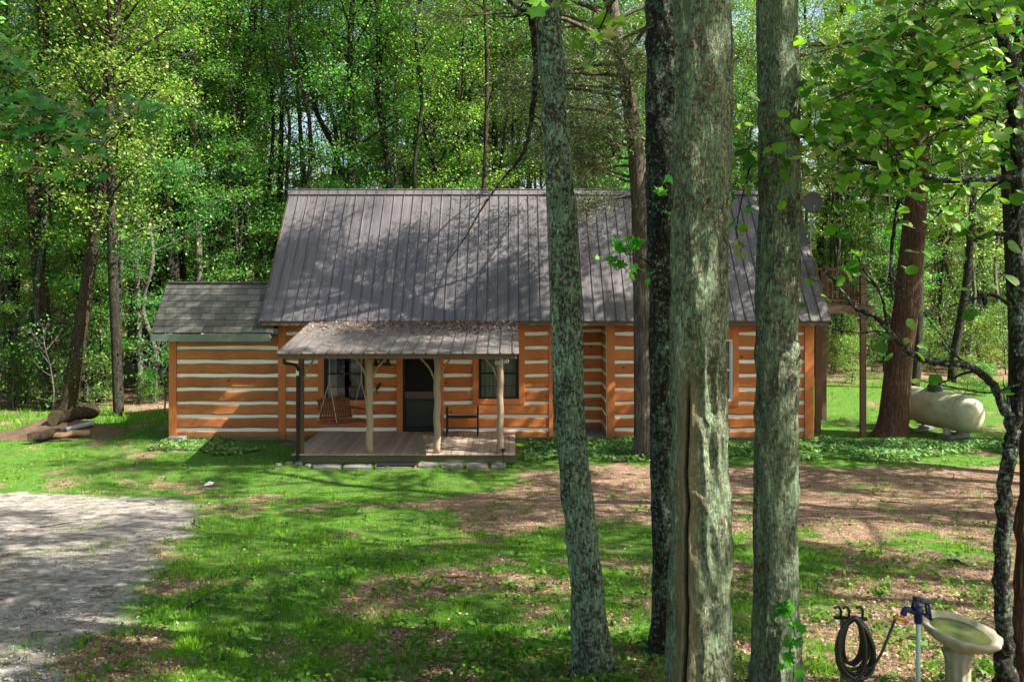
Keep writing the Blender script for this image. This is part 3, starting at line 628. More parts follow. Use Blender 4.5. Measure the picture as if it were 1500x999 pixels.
# balcony at the right gable
bx0, bx1, by0, by1, bz = XR+.05, 9.42, 21.7, 24.6, 3.52
m = MB(); m.box(bx0, bx1, by0+.04, by1, bz-.04, bz); m.box(bx0, bx1+.15, by0, by0+.04, bz-.24, bz-.002); m.box(bx0, bx1+.15, by0-.045, by0-.004, bz-.22, bz-.03)
bal = m.build('balcony', M['brownwood'], cabin)
for xx, yy, zt in ((8.32, 22.3, bz-.05), (9.32, 21.76, 4.62), (9.32, 24.5, 4.62)):
    MB().box(xx-.07, xx+.07, yy-.055, yy+.055, 0, zt).build('post', M['brownwood'], bal)
m = MB(); m.box(bx0, 9.25, by0+.06, by0+.1, bz+.93, bz+.99); m.box(bx0, 9.25, by0+.06, by0+.1, bz+.1, bz+.15)
for i in range(9): m.box(bx0+.06+i*.145, bx0+.09+i*.145, by0+.1, by0+.13, bz+.02, bz+.95)
for i in range(18): m.box(9.34, 9.37, by0+.2+i*.145, by0+.23+i*.145, bz+.02, bz+.95)
m.box(9.30, 9.34, by0+.15, by1-.1, bz+.93, bz+.99); m.box(9.30, 9.34, by0+.15, by1-.1, bz+.1, bz+.15); m.build('railing', M['brownwood'], bal)
# satellite dish on a mast behind the roof edge
dc = P(1190, 297, 22.6); sd_ = empty('satellite_dish', (dc.x, 22.75, 3.52), 'round grey satellite dish on a mast beyond the right end of the roof', 'satellite dish')
m = MB(); n = 28; rings = []; vs = [tuple(dc)]; fs = []
fd = Vector((-.25, -1, .1)).normalized(); ux = fd.cross(Vector((0, 0, 1))).normalized(); uz = ux.cross(fd)
for j in range(1, 6):
    r_ = .27*j/5
    for i in range(n):
        a_ = 2*math.pi*i/n; vs.append(tuple(dc+ux*math.cos(a_)*r_+uz*math.sin(a_)*r_*1.08+fd*(r_*r_*.9)))
fs = [(0, 1+i, 1+(i+1) % n) for i in range(n)]+[(1+(j-1)*n+i, 1+j*n+i, 1+j*n+(i+1) % n, 1+(j-1)*n+(i+1) % n) for j in range(1, 5) for i in range(n)]
m.add(vs, fs); dob = m.build('dish', M['dish'], sd_, sm=True); mo = dob.modifiers.new('s', 'SOLIDIFY'); mo.thickness = .012
MB().tube([(dc.x, 22.75, 3.52), (dc.x, 22.75, dc.z-.1), (dc.x, 22.65, dc.z)], .022, 8).build('mast', M['steel'], sd_)
m = MB(); m.tube([dc-uz*.26+fd*.05, dc-uz*.2+fd*.35], .01, 6); m.tube([dc-uz*.2+fd*.33, dc-uz*.18+fd*.42], .03, 8); m.build('feed_arm', M['steel'], sd_)

# ------------------------------------------------------------------ porch things
# swing (local frame: x along the bench, y = front)
sw = empty('porch_swing', (-4.05, 19.85, DZ), 'brown slatted wooden swing hanging crooked on pale ropes at the left end of the porch', 'porch swing')
R_ = Matrix.Rotation(math.radians(62), 3, 'Z') @ Matrix.Rotation(math.radians(6), 3, 'Y')
def sp(x, y, z): return Vector((-4.05, 19.85, .80)) + R_ @ Vector((x, y, z))
m = MB()
for i in range(6): m.bar(sp(-.58, -.24+i*.09, -.02*math.cos(i)), sp(.58, -.24+i*.09, -.02*math.cos(i)), .07, .018)
m.build('seat', M['swing'], sw)
m = MB()
for i in range(13): m.bar(sp(-.55+i*.092, .26, .03), sp(-.55+i*.092, .40, .5+.05*math.sin(i/12*math.pi)), .06, .016, up=R_ @ Vector((0, 1, 0)))
m.bar(sp(-.6, .27, .06), sp(.6, .27, .06), .03, .06); m.bar(sp(-.6, .39, .46), sp(.6, .39, .46), .03, .06); m.build('backrest', M['swing'], sw)
for s_ in (-1, 1):
    m = MB(); m.bar(sp(s_*.6, -.3, .24), sp(s_*.6, .36, .28), .07, .025); m.bar(sp(s_*.6, -.26, -.03), sp(s_*.6, -.26, .23), .04, .04); m.bar(sp(s_*.6, -.3, -.04), sp(s_*.6, .32, -.04), .04, .06)
    m.build('armrest', M['swing'], sw)
    m = MB(); kn = sp(s_*.6, .05, .95); m.tube([sp(s_*.62, -.27, 0), kn], .009, 6); m.tube([sp(s_*.62, .32, .0), kn], .009, 6); m.tube([kn, Vector((kn.x, kn.y, 2.72))], .009, 6); m.build('rope', M['rope'], sw)
bn = empty('bench', (-1.3, 20.95, DZ), 'small dark backless bench with raised ends standing against the wall right of the door', 'bench')
bX0, bX1 = (654-CX)/F*20.95, (701-CX)/F*20.95
m = MB()
for i in range(4): m.box(bX0+.02, bX1-.02, 20.75+i*.095, 20.83+i*.095, .69, .715)
m.build('seat', M['iron'], bn)
for xx in (bX0, bX1-.035):
    for yy in (20.75, 21.1):
        m = MB(); m.box(xx, xx+.035, yy, yy+.035, DZ, .92); m.build('leg', M['iron'], bn)
    MB().box(xx-.003, xx+.038, 20.74, 21.15, .92, .945).build('armrest', M['iron'], bn)
m = MB(); m.box(bX0+.035, bX1-.035, 20.76, 20.78, .42, .45); m.build('stretcher', M['iron'], bn)
# ornaments
oc = Vector((wx(560), WY-.06, 2.03))
m = MB()
for i, (dx, dz) in enumerate(((-.16, 0), (0, .02), (.16, 0))):
    m.lathe([(.01, .16), (.025, .12), (.045, .05), (.075, -.04), (.085, -.06), (.01, -.06)], 12, (oc.x+dx, oc.y-.05, oc.z+dz))
m.bar((oc.x-.2, oc.y-.05, oc.z+.16), (oc.x+.2, oc.y-.05, oc.z+.16), .02, .02); m.bar((oc.x, oc.y-.05, oc.z+.16), (oc.x, oc.y+.04, oc.z+.16), .02, .02)
tag(m.build('bell_rack', M['iron'], loc=oc, sm=False), 'cluster of dark bell shapes hung high on the wall between left window and door', 'wall ornament')
oc = Vector((wx(553), WY-.05, 1.38)); m = MB()
m.tube(spline([oc+Vector(q) for q in ((.09, -.01, .14), (.05, -.02, .07), (.0, -.02, 0), (-.03, -.01, -.08), (.02, 0, -.16))], 14), [.006, .022, .03, .03, .028, .03, .03, .026, .02, .015, .012, .01, .008, .005], 8)
for q, s_ in (((.04, 0, .06), 1), ((.03, 0, .05), -1), ((-.02, 0, -.05), 1), ((-.03, 0, -.04), -1)):
    p_ = oc+Vector(q); m.tube([p_, p_+Vector((s_*.06, 0, .02)), p_+Vector((s_*.08, 0, .07))], .008, 6)
tag(m.build('wall_ornament', M['iron'], loc=oc), 'small dark twisted ornament on the log wall just left of the door', 'wall ornament')
m = MB(); oc = Vector((-.25, 18.72, 2.32))
for i in range(4):
    m.tube([oc+Vector((-.1+i*.08+.03*math.cos(a_), -.02+.01*i, .035*math.sin(a_)+.01*i)) for a_ in np.linspace(0, 6.28, 12)], .010, 6)
tag(m.build('rope_coil', M['white'], loc=oc), 'small white coil of rope hung near the top of the right porch post', 'rope')
gl_ = ground_hit(737, 684); gb = Vector((gl_[0], 18.45, gz(gl_[0], 18.45)))
go = empty('garden_light', gb, 'small black stake light standing in front of the right porch post', 'garden light')
m = MB(); m.tube([gb, gb+Vector((0, 0, .34))], .009, 6); m.build('stake', M['black'], go)
m = MB(); m.lathe([(.005, .42), (.07, .39), (.075, .37), (.03, .365), (.035, .33), (.01, .32)], 14, gb); m.build('lamp_head', M['black'], go)
# stepping stones and mat
sx = [(458, 500), (502, 545), (548, 608), (612, 642), (645, 678), (682, 716), (719, 742)]
desc = ['first', 'second', 'third', 'fourth', 'fifth', 'sixth', 'seventh']
for i, (a_, b_) in enumerate(sx):
    x0, x1 = (a_-CX)/F*18.4, (b_-CX)/F*18.4; m = MB(); z0 = gz((x0+x1)/2, 18.4); n = 9
    cx_, w_, h_ = (x0+x1)/2, (x1-x0)/2*.97, .2+random.uniform(-.02, .03); ring = []
    for j in range(16):
        a2 = 2*math.pi*j/16; ca, sa = math.cos(a2), math.sin(a2); q = 1/max(abs(ca), abs(sa))**.8; ring.append((cx_+w_*ca*q*random.uniform(.94, 1), 18.42+h_*sa*q*random.uniform(.92, 1)))
    vs = [(p_[0], p_[1], z0-.05) for p_ in ring]+[(p_[0], p_[1], z0+.045) for p_ in ring]+[(cx_, 18.42, z0+.055)]
    fs = [(j, (j+1) % 16, 16+(j+1) % 16, 16+j) for j in range(16)]+[(16+j, 16+(j+1) % 16, 32) for j in range(16)]
    tag(m.add(vs, fs).build('stepping_stone', M['stone'], loc=(cx_, 18.42, z0)), f'flat grey paving stone, {desc[i]} from the left in the row before the porch', 'paving stone', 'paving stones in front of the porch')
m = MB(); z0 = gz(-2.6, 18.4)+.062
m.box(-3.02, -2.15, 18.24, 18.6, z0, z0+.014)
for i in range(28): m.box(-3.0+i*.03, -2.985+i*.03, 18.26, 18.58, z0+.014, z0+.02)
tag(m.build('doormat', M['rubber'], loc=(-2.6, 18.4, z0)), 'black ribbed mat lying on the paving stones before the porch', 'doormat')
for i in range(7):
    x_ = -5.3+i*.22+random.uniform(-.05, .05); y_ = 18.5+random.uniform(-.15, .15); r_ = random.uniform(.05, .09); m = MB()
    m.lathe([(r_*.2, -.02), (r_, .0), (r_*1.05, r_*.35), (r_*.7, r_*.75), (.004, r_*.85)], 10, (x_, y_, gz(x_, y_)), wob=lambda a, j: .2*math.sin(a*3+i*1.7)+.1*math.sin(a*5+j))
    tag(m.build('rock', M['stone'], loc=(x_, y_, gz(x_, y_)), sm=False), 'small grey rock lying at the foot of the left porch post', 'rock', 'rocks at the porch corner')

# ------------------------------------------------------------------ propane tank
tk = empty('propane_tank', (*P(1385, 620, 22.3).xy, 0), 'big cream propane tank stained with green mould, lying on the lawn beside the cedar', 'propane tank')
c0 = Vector((P(1415, 600, 21.6).x, 21.6, .66)); ax = Vector((-.46, .89, -.0)).normalized(); ax = (ax+Vector((0, 0, .03))).normalized(); r_ = .50; L_ = 1.75
prof = [(-.38, .02), (-.375, .14), (-.35, .26), (-.30, .36), (-.22, .44), (-.12, .49), (0, r_)]
q = [(s_, rr) for s_, rr in prof]+[(L_*i/6, r_) for i in range(1, 6)]+[(L_-s_, rr) for s_, rr in reversed(prof)]
V, Fc = sweep([c0+ax*s_ for s_, _ in q], [rr for _, rr in q], 48); m = MB(); m.add(V.tolist(), Fc.tolist()); m.build('tank_body', M['tank'], tk, sm=True)
dmp = c0+ax*(L_*.5)+Vector((0, 0, r_-.02)); m = MB(); m.lathe([(.21, -.03), (.21, .1), (.19, .16), (.12, .2), (.005, .215)], 24, dmp); m.build('valve_dome', flat_mat('green_dome', (.03, .06, .045), .45), tk, sm=True)
sdv = ax.cross(Vector((0, 0, 1))).normalized()
for s_ in (.35, L_-.35):
    p_ = c0+ax*s_
    for e_ in (-.28, .28):
        b_ = p_+sdv*e_; gz_ = gz(b_.x, b_.y); MB().bar(Vector((b_.x, b_.y, gz_)), Vector((b_.x, b_.y, c0.z-r_*.78)), .14, .12).build('leg', M['tank'], tk)
    bb = p_+Vector((0, 0, 0)); m = MB(); zz = gz(bb.x, bb.y); m.bar(Vector((*(bb-sdv*.4).xy, zz+.05)), Vector((*(bb+sdv*.4).xy, zz+.05)), .4, .1); m.build('concrete_pad', M['stone'], tk, bev=.01)
for s_ in (.15, ):
    p_ = c0+ax*s_+Vector((0, 0, r_)); m = MB(); m.tube([p_-ax*.06, p_-ax*.04+Vector((0, 0, .09)), p_+ax*.04+Vector((0, 0, .09)), p_+ax*.06], .012, 8); m.build('lifting_lug', M['tank'], tk)

# ------------------------------------------------------------------ foreground yard things (bird bath, hydrant, hose)
def PG(px, py, D): return P(px, py, D)
bb = P(1406, 925, 5.05); bzg = gz(bb.x, bb.y)
bth = empty('bird_bath', (bb.x-.02, bb.y, bzg), 'weathered concrete bird bath with a tilted scalloped bowl of mossy water', 'bird bath')
BS = .88; T_ = Matrix.Rotation(math.radians(8), 3, 'Y') @ Matrix.Rotation(math.radians(4), 3, 'X')
def lathe_t(prof, n, c, wob=None):
    mm = MB(); mm.lathe(prof, n, (0, 0, 0), wob); mm.v = [tuple(Vector(c)+T_ @ (Vector(v)*BS)) for v in mm.v]; return mm
sc = lambda a, j: .055*abs(math.sin(a*5.5+.3))*(1 if 2 < j < 9 else .2)+.012*math.sin(a*17+j)
mm = lathe_t([(.055, -.13), (.07, -.12), (.13, -.09), (.20, -.045), (.235, -.01), (.253, .012), (.25, .028), (.228, .034), (.205, .022), (.19, .0), (.15, -.025), (.08, -.035), (.003, -.038)], 72, bb, sc)
mm.build('bowl', M['concrete'], bth, sm=True)
lathe_t([(.198, .004), (.003, .004)], 48, bb).build('water', M['pond'], bth)
m = MB(); hb = bb.z-.11-bzg
m.lathe([(.19, -.02), (.19, .05), (.165, .07), (.13, .12), (.085, .2), (.068, hb*.6), (.07, hb*.85), (.09, hb-.01), (.06, hb+.01)], 48, (bb.x-.012, bb.y, bzg), wob=lambda a, j: .05*math.sin(a*10))
m.build('pedestal', M['concrete'], bth, sm=True)
# slab under the hydrant
m = MB(); sx_, sy_ = P(1335, 990, 5.35).x, 5.4; z0 = gz(sx_, sy_); ring = [(sx_+.2*math.cos(a_)*(1+.12*math.sin(a_*3)), sy_+.14*math.sin(a_)*(1+.1*math.cos(a_*4))) for a_ in np.linspace(0, 2*math.pi, 18)[:-1]]; n = len(ring)
m.add([(*p_, z0-.04) for p_ in ring]+[(*p_, z0+.045) for p_ in ring], [(j, (j+1) % n, n+(j+1) % n, n+j) for j in range(n)]+[tuple(n+j for j in range(n))])
tag(m.build('flat_stone', M['stone'], loc=(sx_, sy_, z0), bev=.01), 'flat grey stone lying on the ground behind the mint green pipe', 'stone')
D_ = 4.95
hp = P(1345, 905, D_); hg = gz(hp.x, D_)
hyd = empty('yard_hydrant', (hp.x, D_, hg), 'yard hydrant with dark blue cast handle on a mint green pipe', 'yard hydrant')
MB().tube([(hp.x, D_, hg-.02), (hp.x, D_, hp.z+.01)], .0135, 14).build('pipe', M['mint'], hyd, sm=True)
def HP(px, py, dy=0): return P(px, py, D_)+Vector((0, dy, 0))
m = MB(); m.lathe([(.018, -.03), (.024, -.02), (.024, .03), (.03, .035), (.03, .055), (.018, .07), (.004, .075)], 18, (hp.x, D_, hp.z)); m.tube(spline([HP(1343, 898), HP(1333, 893), HP(1326, 893), HP(1323, 900)], 8), [.02, .018, .017, .018, .019, .018, .019, .019], 12)
m.build('spout', M['blue'], hyd, sm=True)
m = MB()
for dy in (-.02, .02):
    pts = [HP(1338, 893, dy), HP(1342, 877, dy), HP(1358, 882, dy), HP(1361, 905, dy), HP(1352, 898, dy)]
    for a_, b_ in zip(pts[:-1], pts[1:]): m.tube([a_, b_], [.008, .009], 8)
m.tube([HP(1342, 877, -.025), HP(1342, 877, .025)], .010, 8); m.tube([HP(1361, 904, -.025), HP(1361, 904, .025)], .010, 8); m.tube([HP(1340, 877), HP(1360, 881)], .012, 8); m.tube([HP(1345, 895), HP(1344, 879)], .007, 8)
m.build('handle', M['blue'], hyd, sm=True)
# hose stand and hose
hs0 = P(1234, 905, 5.05); hsg = gz(hs0.x, 5.05)
hst = empty('hose_stand', (hs0.x, 5.05, hsg), 'thin dark stake with a bracket for the hose, standing by the hydrant', 'hose stand')
MB().tube([(hs0.x, 5.05, hsg-.02), (hs0.x, 5.05, hs0.z)], .014, 10).build('stake', M['mosswood'], hst)
m = MB(); 
for px in (1231, 1243, 1263): m.tube(spline([P(px, 905, 5.05), P(px+1, 895, 4.98), P(px-3, 888, 4.93), P(px-8, 890, 4.90)], 8), .008, 6)
m.tube([P(1222, 904, 5.05), P(1270, 906, 5.05)], .012, 8); m.build('bracket', M['iron'], hst)
m = MB(); rr = random.Random(4); allp = []
for i in range(9):
    cx_ = 1251+rr.uniform(-4, 4); top = 903+rr.uniform(0, 5); bot = 972+i*3+rr.uniform(-8, 8); w_ = 17+rr.uniform(-4, 11); sk = rr.uniform(-6, 12)
    for t_ in np.linspace(0, 2*math.pi, 22, endpoint=False):
        v_ = (1-math.cos(t_))/2; px = cx_+sk*v_+w_*math.sin(t_)*(.8+.35*v_); py = top+(bot-top)*v_; allp.append(P(px, py, 5.0+.035*math.cos(i*1.9+t_*.5)-.01*i))
m.tube(spline(allp, 500), .0098, 8)
tail = [P(1262, 975, 4.92), P(1275, 978, 4.9), P(1289, 960, 4.9), P(1300, 935, 4.92), P(1309, 912, 4.95), P(1311, 905, 4.95)]
m.tube(spline(tail, 30), .0085, 8)
ho = m.build('garden_hose', M['rubber'], loc=(hs0.x, 5.0, hsg), sm=True); tag(ho, 'black garden hose coiled in long loops on the thin stake', 'garden hose')
m = MB(); m.tube([P(1309, 904, 4.95), P(1318, 905, 4.95), P(1330, 911, 4.95)], [.012, .014, .009], 10); m.tube([P(1318, 905, 4.95), P(1324, 898, 4.95)], .01, 8); m.build('coupling', M['brass'], ho, sm=True)

# ------------------------------------------------------------------ rubbish of the wood edge
def logpiece(a, b, r, name, label, cat, mat=None, cut=True, group=None):
    base = (Vector(a)+Vector(b))/2; e = empty(name, base, label, cat, group)
    n = 12; pts = [Vector(a).lerp(Vector(b), i/(n-1))+Vector((0, 0, .02*math.sin(i*1.1))) for i in range(n)]; m = MB()
    V, Fc = sweep(pts, [r*(1+.06*math.sin(i*2.1)) for i in range(n)], 20); m.add(V.tolist(), Fc.tolist()); m.build('bark', mat or M['bark_brown'], e, sm=True)
    d_ = (Vector(b)-Vector(a)).normalized()
    for p_, q_ in ((a, -1), (b, 1)):
        m = MB(); p_ = Vector(p_)+d_*q_*.003; u = d_.cross(Vector((0, 0, 1)))
        if u.length < .01: u = Vector((1, 0, 0))
        u.normalize(); v = u.cross(d_); vs = [p_+(u*math.cos(2*math.pi*i/20)+v*math.sin(2*math.pi*i/20))*r for i in range(20)]; m.add(vs, [tuple(range(20))]); m.build('cut_end', M['cutwood'], e)
    return e
def GP(px, py): x_, y_ = ground_hit(px, py); return x_, y_
x_, y_ = GP(92, 634); logpiece((x_-.1, y_-.3, .42), (x_+.3, y_+1.1, .42), .19, 'fallen_log', 'thick hollow looking dark log end facing out atop the dirt mound at the wood edge', 'log')
x_, y_ = GP(62, 648); logpiece((x_-.1, y_-.35, .17), (x_+.2, y_+.4, .16), .12, 'fallen_log', 'short brown log lying left in front of the dirt mound', 'log')
x_, y_ = GP(95, 644); logpiece((x_-.4, y_-.2, .12), (x_+.5, y_+.3, .12), .08, 'fallen_log', 'pinkish bare log lying slanted at the foot of the dirt mound', 'log', M['cutwood'])
x_, y_ = GP(118, 637); m = MB(); m.bar((x_-.25, y_-.3, .2), (x_+.25, y_+.2, .3), .22, .1); tag(m.build('broken_block', M['steel'], loc=(x_, y_, .1), bev=.02), 'pale grey broken block at the right end of the mound', 'block')
x_, y_ = GP(80, 637); n = 40; gxx, gyy = np.meshgrid(np.linspace(-2.4, 2.0, n), np.linspace(-1.1, 1.6, 26)); hh = .38*np.exp(-(gxx/1.2)**2-(gyy/.75)**2)+(fbm(gxx, gyy, 2.5, 8)-.5)*.3*np.exp(-(gxx/1.6)**2-(gyy/1.1)**2)-.03
idx = np.arange(n*26).reshape(26, n); Fm = np.stack([idx[:-1, :-1], idx[:-1, 1:], idx[1:, 1:], idx[1:, :-1]], -1).reshape(-1, 4)
tag(link('dirt_mound', np_mesh('dirt_mound', np.stack([gxx, gyy, hh], -1).reshape(-1, 3), Fm, True), M['soil'], loc=(x_, y_+.3, gz(x_, y_))), 'low mound of brown soil and debris at the wood edge left of the cabin', 'dirt mound')
x_, y_ = GP(306, 713); m = MB(); z0 = gz(x_, y_)+.04; m.add([(x_-.09, y_-.05, z0), (x_+.08, y_-.06, z0+.02), (x_+.1, y_+.06, z0+.03), (x_, y_+.02, z0+.07), (x_-.1, y_+.07, z0+.01)], [(0, 1, 3), (1, 2, 3), (2, 4, 3), (4, 0, 3)]); tag(m.build('paper_scrap', M['white'], loc=(x_, y_, z0)), 'small crumpled white scrap lying in the grass near the driveway', 'litter')
sticks = [((255, 905), (330, 862), .012), ((545, 740), (590, 747), .014), ((640, 850), (690, 846), .010), ((300, 880), (355, 884), .010), ((1290, 735), (1340, 742), .014), ((1390, 822), (1420, 832), .02), ((60, 775), (120, 765), .010), ((40, 935), (95, 925), .012), ((280, 765), (300, 778), .012), ((130, 880), (180, 872), .009), ((700, 910), (760, 925), .008), ((190, 735), (230, 741), .012)]
for i, (a_, b_, r_) in enumerate(sticks):
    (x0, y0), (x1, y1) = GP(*a_), GP(*b_); pts = [(x0+(x1-x0)*t_+.03*math.sin(t_*7+i), y0+(y1-y0)*t_+.04*math.sin(t_*5+i), gz(x0+(x1-x0)*t_, y0+(y1-y0)*t_)+.03) for t_ in np.linspace(0, 1, 8)]
    tag(MB().tube(pts, [r_*(1-.09*j) for j in range(8)], 6).build('fallen_stick', M['bark_pale'] if i % 2 else M['bark_brown'], loc=pts[0]), 'thin dry stick lying on the ground', 'stick', 'fallen sticks on the yard')

# ------------------------------------------------------------------ trees
def gen_tree(seed, pts, rad, hb, R, nb, ncl, nleaf, lsize, tmpl=LEAF, prof=None, droop=0.0, elev=(10, 55), bias=None, flat=.16, spread=.42, minsub=3, sides=8, tip=True, pr=.26, lowbare=0, clump=1.0):
    """trunk polyline (z up) -> (branch mesh arrays, leaf arrays). Local coordinates."""
    r = np.random.default_rng(seed); pts = np.asarray(pts, float); n = 26
    P_ = spline(pts, n); Rd = np.interp(np.linspace(0, 1, n), np.linspace(0, 1, len(rad)), rad)
    Vs, Fs = [], []; off = 0
    def addtube(p, q, s):
        nonlocal off
        V, Fc = sweep(p, q, s); Vs.append(V); Fs.append(Fc+off); off += len(V)
    addtube(P_, Rd, sides); H = P_[-1, 2]; cl = []
    for i in range(nb):
        t_ = (i+r.random())/nb; h = hb+(H-hb)*t_; k = np.searchsorted(P_[:, 2], h); k = min(max(k, 1), n-1)
        f = (h-P_[k-1, 2])/(P_[k, 2]-P_[k-1, 2]+1e-9); b0 = P_[k-1]*(1-f)+P_[k]*f; rb = (Rd[k-1]*(1-f)+Rd[k]*f)
        L = R*((.45+.9*t_) if t_ < .5 else (1.75*(1-t_)**.8+.12))*r.uniform(.7, 1.2) if prof is None else R*prof(t_)*r.uniform(.75, 1.2)
        az = i*2.399+r.uniform(-.5, .5)
        if bias is not None and r.random() < bias[1]: az = bias[0]+r.normal(0, .6)
        el = math.radians(elev[0]+(elev[1]-elev[0])*t_+r.uniform(-8, 8))
        d = np.array([math.cos(az)*math.cos(el), math.sin(az)*math.cos(el), math.sin(el)]); m_ = 7; bp = [b0]
        for j in range(m_-1):
            d = d+np.array([r.normal(0, .13), r.normal(0, .13), r.normal(0, .08)+.05-droop]); d /= np.linalg.norm(d); bp.append(bp[-1]+d*L/(m_-1))
        bp = np.array(bp); br_ = max(.012, min(rb*.45, .014*L+.01)); addtube(bp, np.linspace(br_, .006, m_), 5)
        for j in range(minsub+int(L*1.5)):
            s_ = r.uniform(.25, 1); q = s_*(m_-1); a = int(min(q, m_-2)); c = bp[a]*(1-(q-a))+bp[a+1]*(q-a)
            dd = bp[a+1]-bp[a]; dd /= np.linalg.norm(dd)+1e-9; sdv_ = np.cross(dd, [0, 0, 1]); sdv_ /= np.linalg.norm(sdv_)+1e-9
            d2 = dd*.6+sdv_*r.choice([-1, 1])*r.uniform(.5, 1)+np.array([0, 0, r.normal(.05-droop, .2)]); d2 /= np.linalg.norm(d2)
            l2 = L*r.uniform(.18, .42)*(1.15-s_*.5); e1 = c+d2*l2*.5; e2 = c+d2*l2+np.array([0, 0, -droop*l2*.6+r.normal(0, .05)])
            addtube([c, e1, e2], [br_*.4, .006, .003], 3)
            if t_ > lowbare: cl += [e2, (e1+e2)/2, e1]
        if t_ > lowbare: cl.append(bp[-1])
    if tip: cl += [P_[-1]]*4
    cl = np.array(cl); w_ = r.random(len(cl))**clump+.12/clump; w_ /= w_.sum(); ci = r.choice(len(cl), nleaf, p=w_)
    pos = cl[ci]+r.normal(0, 1, (nleaf, 3))*np.array([spread, spread, flat])*(.6+.8*r.random((nleaf, 1)))
    tilt = .85 if tmpl is not NEEDLE else .9
    nr = np.stack([r.normal(0, tilt, nleaf), r.normal(0, tilt, nleaf)-.15, np.ones(nleaf)], -1)
    ct = r.random(len(cl)); tone = np.clip(.55*ct[ci]+.45*r.random(nleaf), 0, 1)
    LV, LF = scatter(*tmpl, pos, nr, lsize*(.6+.8*r.random(nleaf)), r)
    return (np.concatenate(Vs), np.concatenate(Fs)), (LV, LF, tone)
def mk_variant(name, *a, **k):
    (V, Fc), (LV, LF, tone) = gen_tree(*a, **k)
    reps = LF.shape[0]//len(tone)
    return np_mesh(name+'_trunk', V, Fc, True), np_mesh(name+'_crown', LV, LF, False, None, {'tone': np.repeat(tone, reps)})
def wob(H, lean, n=7, amp=.25, seed=0):
    r = np.random.default_rng(seed); return [(lean*t_*H+r.normal(0, amp)*(t_ > 0), r.normal(0, amp)*(t_ > 0), H*t_) for t_ in np.linspace(0, 1, n)]
BM, LM = M['bark_forest'], [M['leaf_mid'], M['leaf_lime'], M['leaf_dark']]
def place(name, variant, loc, rz, sc, label, cat, group, bark, leaf, cache={}):
    e = empty(name, loc, label, cat, group); e.rotation_euler = (0, 0, rz); e.scale = (sc, sc, sc)
    for part, me, mt in (('trunk', variant[0], bark), ('crown', variant[1], leaf)):
        key = (me.name, mt.name)
        if key not in cache:
            m2 = me if not len(me.materials) else me.copy()
            if len(m2.materials): m2.materials.clear()
            m2.materials.append(mt); cache[key] = m2
        o = bpy.data.objects.new(part, cache[key]); COL.objects.link(o); o.parent = e
    return e
tall = [mk_variant(f'tall{i}', 100+i, wob(19+i, .02*(i-2), 8, .25, i), [.2, .15, .1, .03], 3.4+i*.8, 3.7, 34, 0, 23000, .10, clump=2.5) for i in range(4)]
mid = [mk_variant(f'mid{i}', 200+i, wob(8+i, .03*(i-1), 7, .18, 30+i), [.09, .07, .04, .015], 1.2, 2.5, 26, 0, 12500, .085, spread=.36, flat=.10, clump=2) for i in range(3)]
shrub = [mk_variant(f'shrub{i}', 300+i, wob(2.0+.5*i, .05, 5, .1, 50+i), [.03, .02, .008], .15, 1.0, 18, 0, 3600, .075, spread=.22, flat=.12) for i in range(3)]
HSE = lambda x, y, p: (-9.8-p < x < 9.8+p) and (18 < y < 27.2+p)
spots = []
def try_spots(n, fn, mind, tries=6000):
    out = []
    for _ in range(tries):
        if len(out) >= n: break
        x, y = fn()
        if all((x-a)**2+(y-b)**2 > mind**2 for a, b in out): out.append((x, y))
    return out
rr = random.Random(7)
def f_tall():   # broadleaf trees of the wood
    y = 28+36*rr.random()**1.1; return (rr.uniform(-.74, .74)*y, y)
tl = [p for p in try_spots(84, f_tall, 3.4) if not HSE(*p, 2.5) and not (p[0] > 9 and p[1] < 36)]
for i, (x, y) in enumerate(tl):
    v = tall[i % 4]; lf = LM[(0, 0, 1, 0, 2, 1)[i % 6]] if x > -6 else LM[(1, 0, 1, 0)[i % 4]]
    place('forest_tree', v, (x, y, gz(x, y)-.1), rr.uniform(0, 6.28), rr.uniform(.8, 1.15), 'tall leafy tree standing deep in the wood behind the cabin', 'tree', 'tall trees of the wood', M['bark_forest'], lf)
def f_mid():
    y = 25.5+26*rr.random()**1.3; return (rr.uniform(-.74, .74)*y, y)
ml = [p for p in try_spots(105, f_mid, 2.0) if not HSE(*p, 2.2) and not (p[0] > 8.5 and p[1] < 35)]
for i, (x, y) in enumerate(ml):
    place('young_tree', mid[i % 3], (x, y, gz(x, y)-.05), rr.uniform(0, 6.28), rr.uniform(.75, 1.2), 'slender young tree with light layered foliage in the understorey', 'tree', 'young trees of the understorey', M['bark_pale'] if i % 2 else M['bark_forest'], LM[(0, 1, 0, 2)[i % 4]])
slim = [mk_variant(f'slim{i}', 250+i, wob(17+i*2, .03*(i-1), 8, .22, 80+i), [.085, .07, .055, .02], 6.5, 2.4, 20, 0, 5000, .10, lowbare=.25, clump=2) for i in range(3)]
def f_slim():
    y = 25.5+20*rr.random()**1.4; return (rr.uniform(-.7, .7)*y, y)
for i, (x, y) in enumerate([p for p in try_spots(110, f_slim, 1.3) if not HSE(*p, 1.8) and not (p[0] > 8.5 and p[1] < 35)]):
    place('slim_tree', slim[i % 3], (x, y, gz(x, y)-.1), rr.uniform(0, 6.28), rr.uniform(.8, 1.2), 'slim bare stemmed tree with a small high crown in the wood', 'tree', 'slim bare stemmed trees of the wood', (M['bark_pale'], M['bark_forest'], M['bark_brown'], M['bark_dark'])[i % 4], LM[(0, 1, 0)[i % 3]])
def f_sh():
    if rr.random() < .35: return (rr.uniform(-21, -8.5), rr.uniform(25.4, 29))
    if rr.random() < .5: return (rr.uniform(9, 26), rr.uniform(34, 40))
    return (rr.uniform(-22, 22), rr.uniform(29, 42))
sl_ = [p for p in try_spots(85, f_sh, 1.1) if not HSE(*p, .8)]
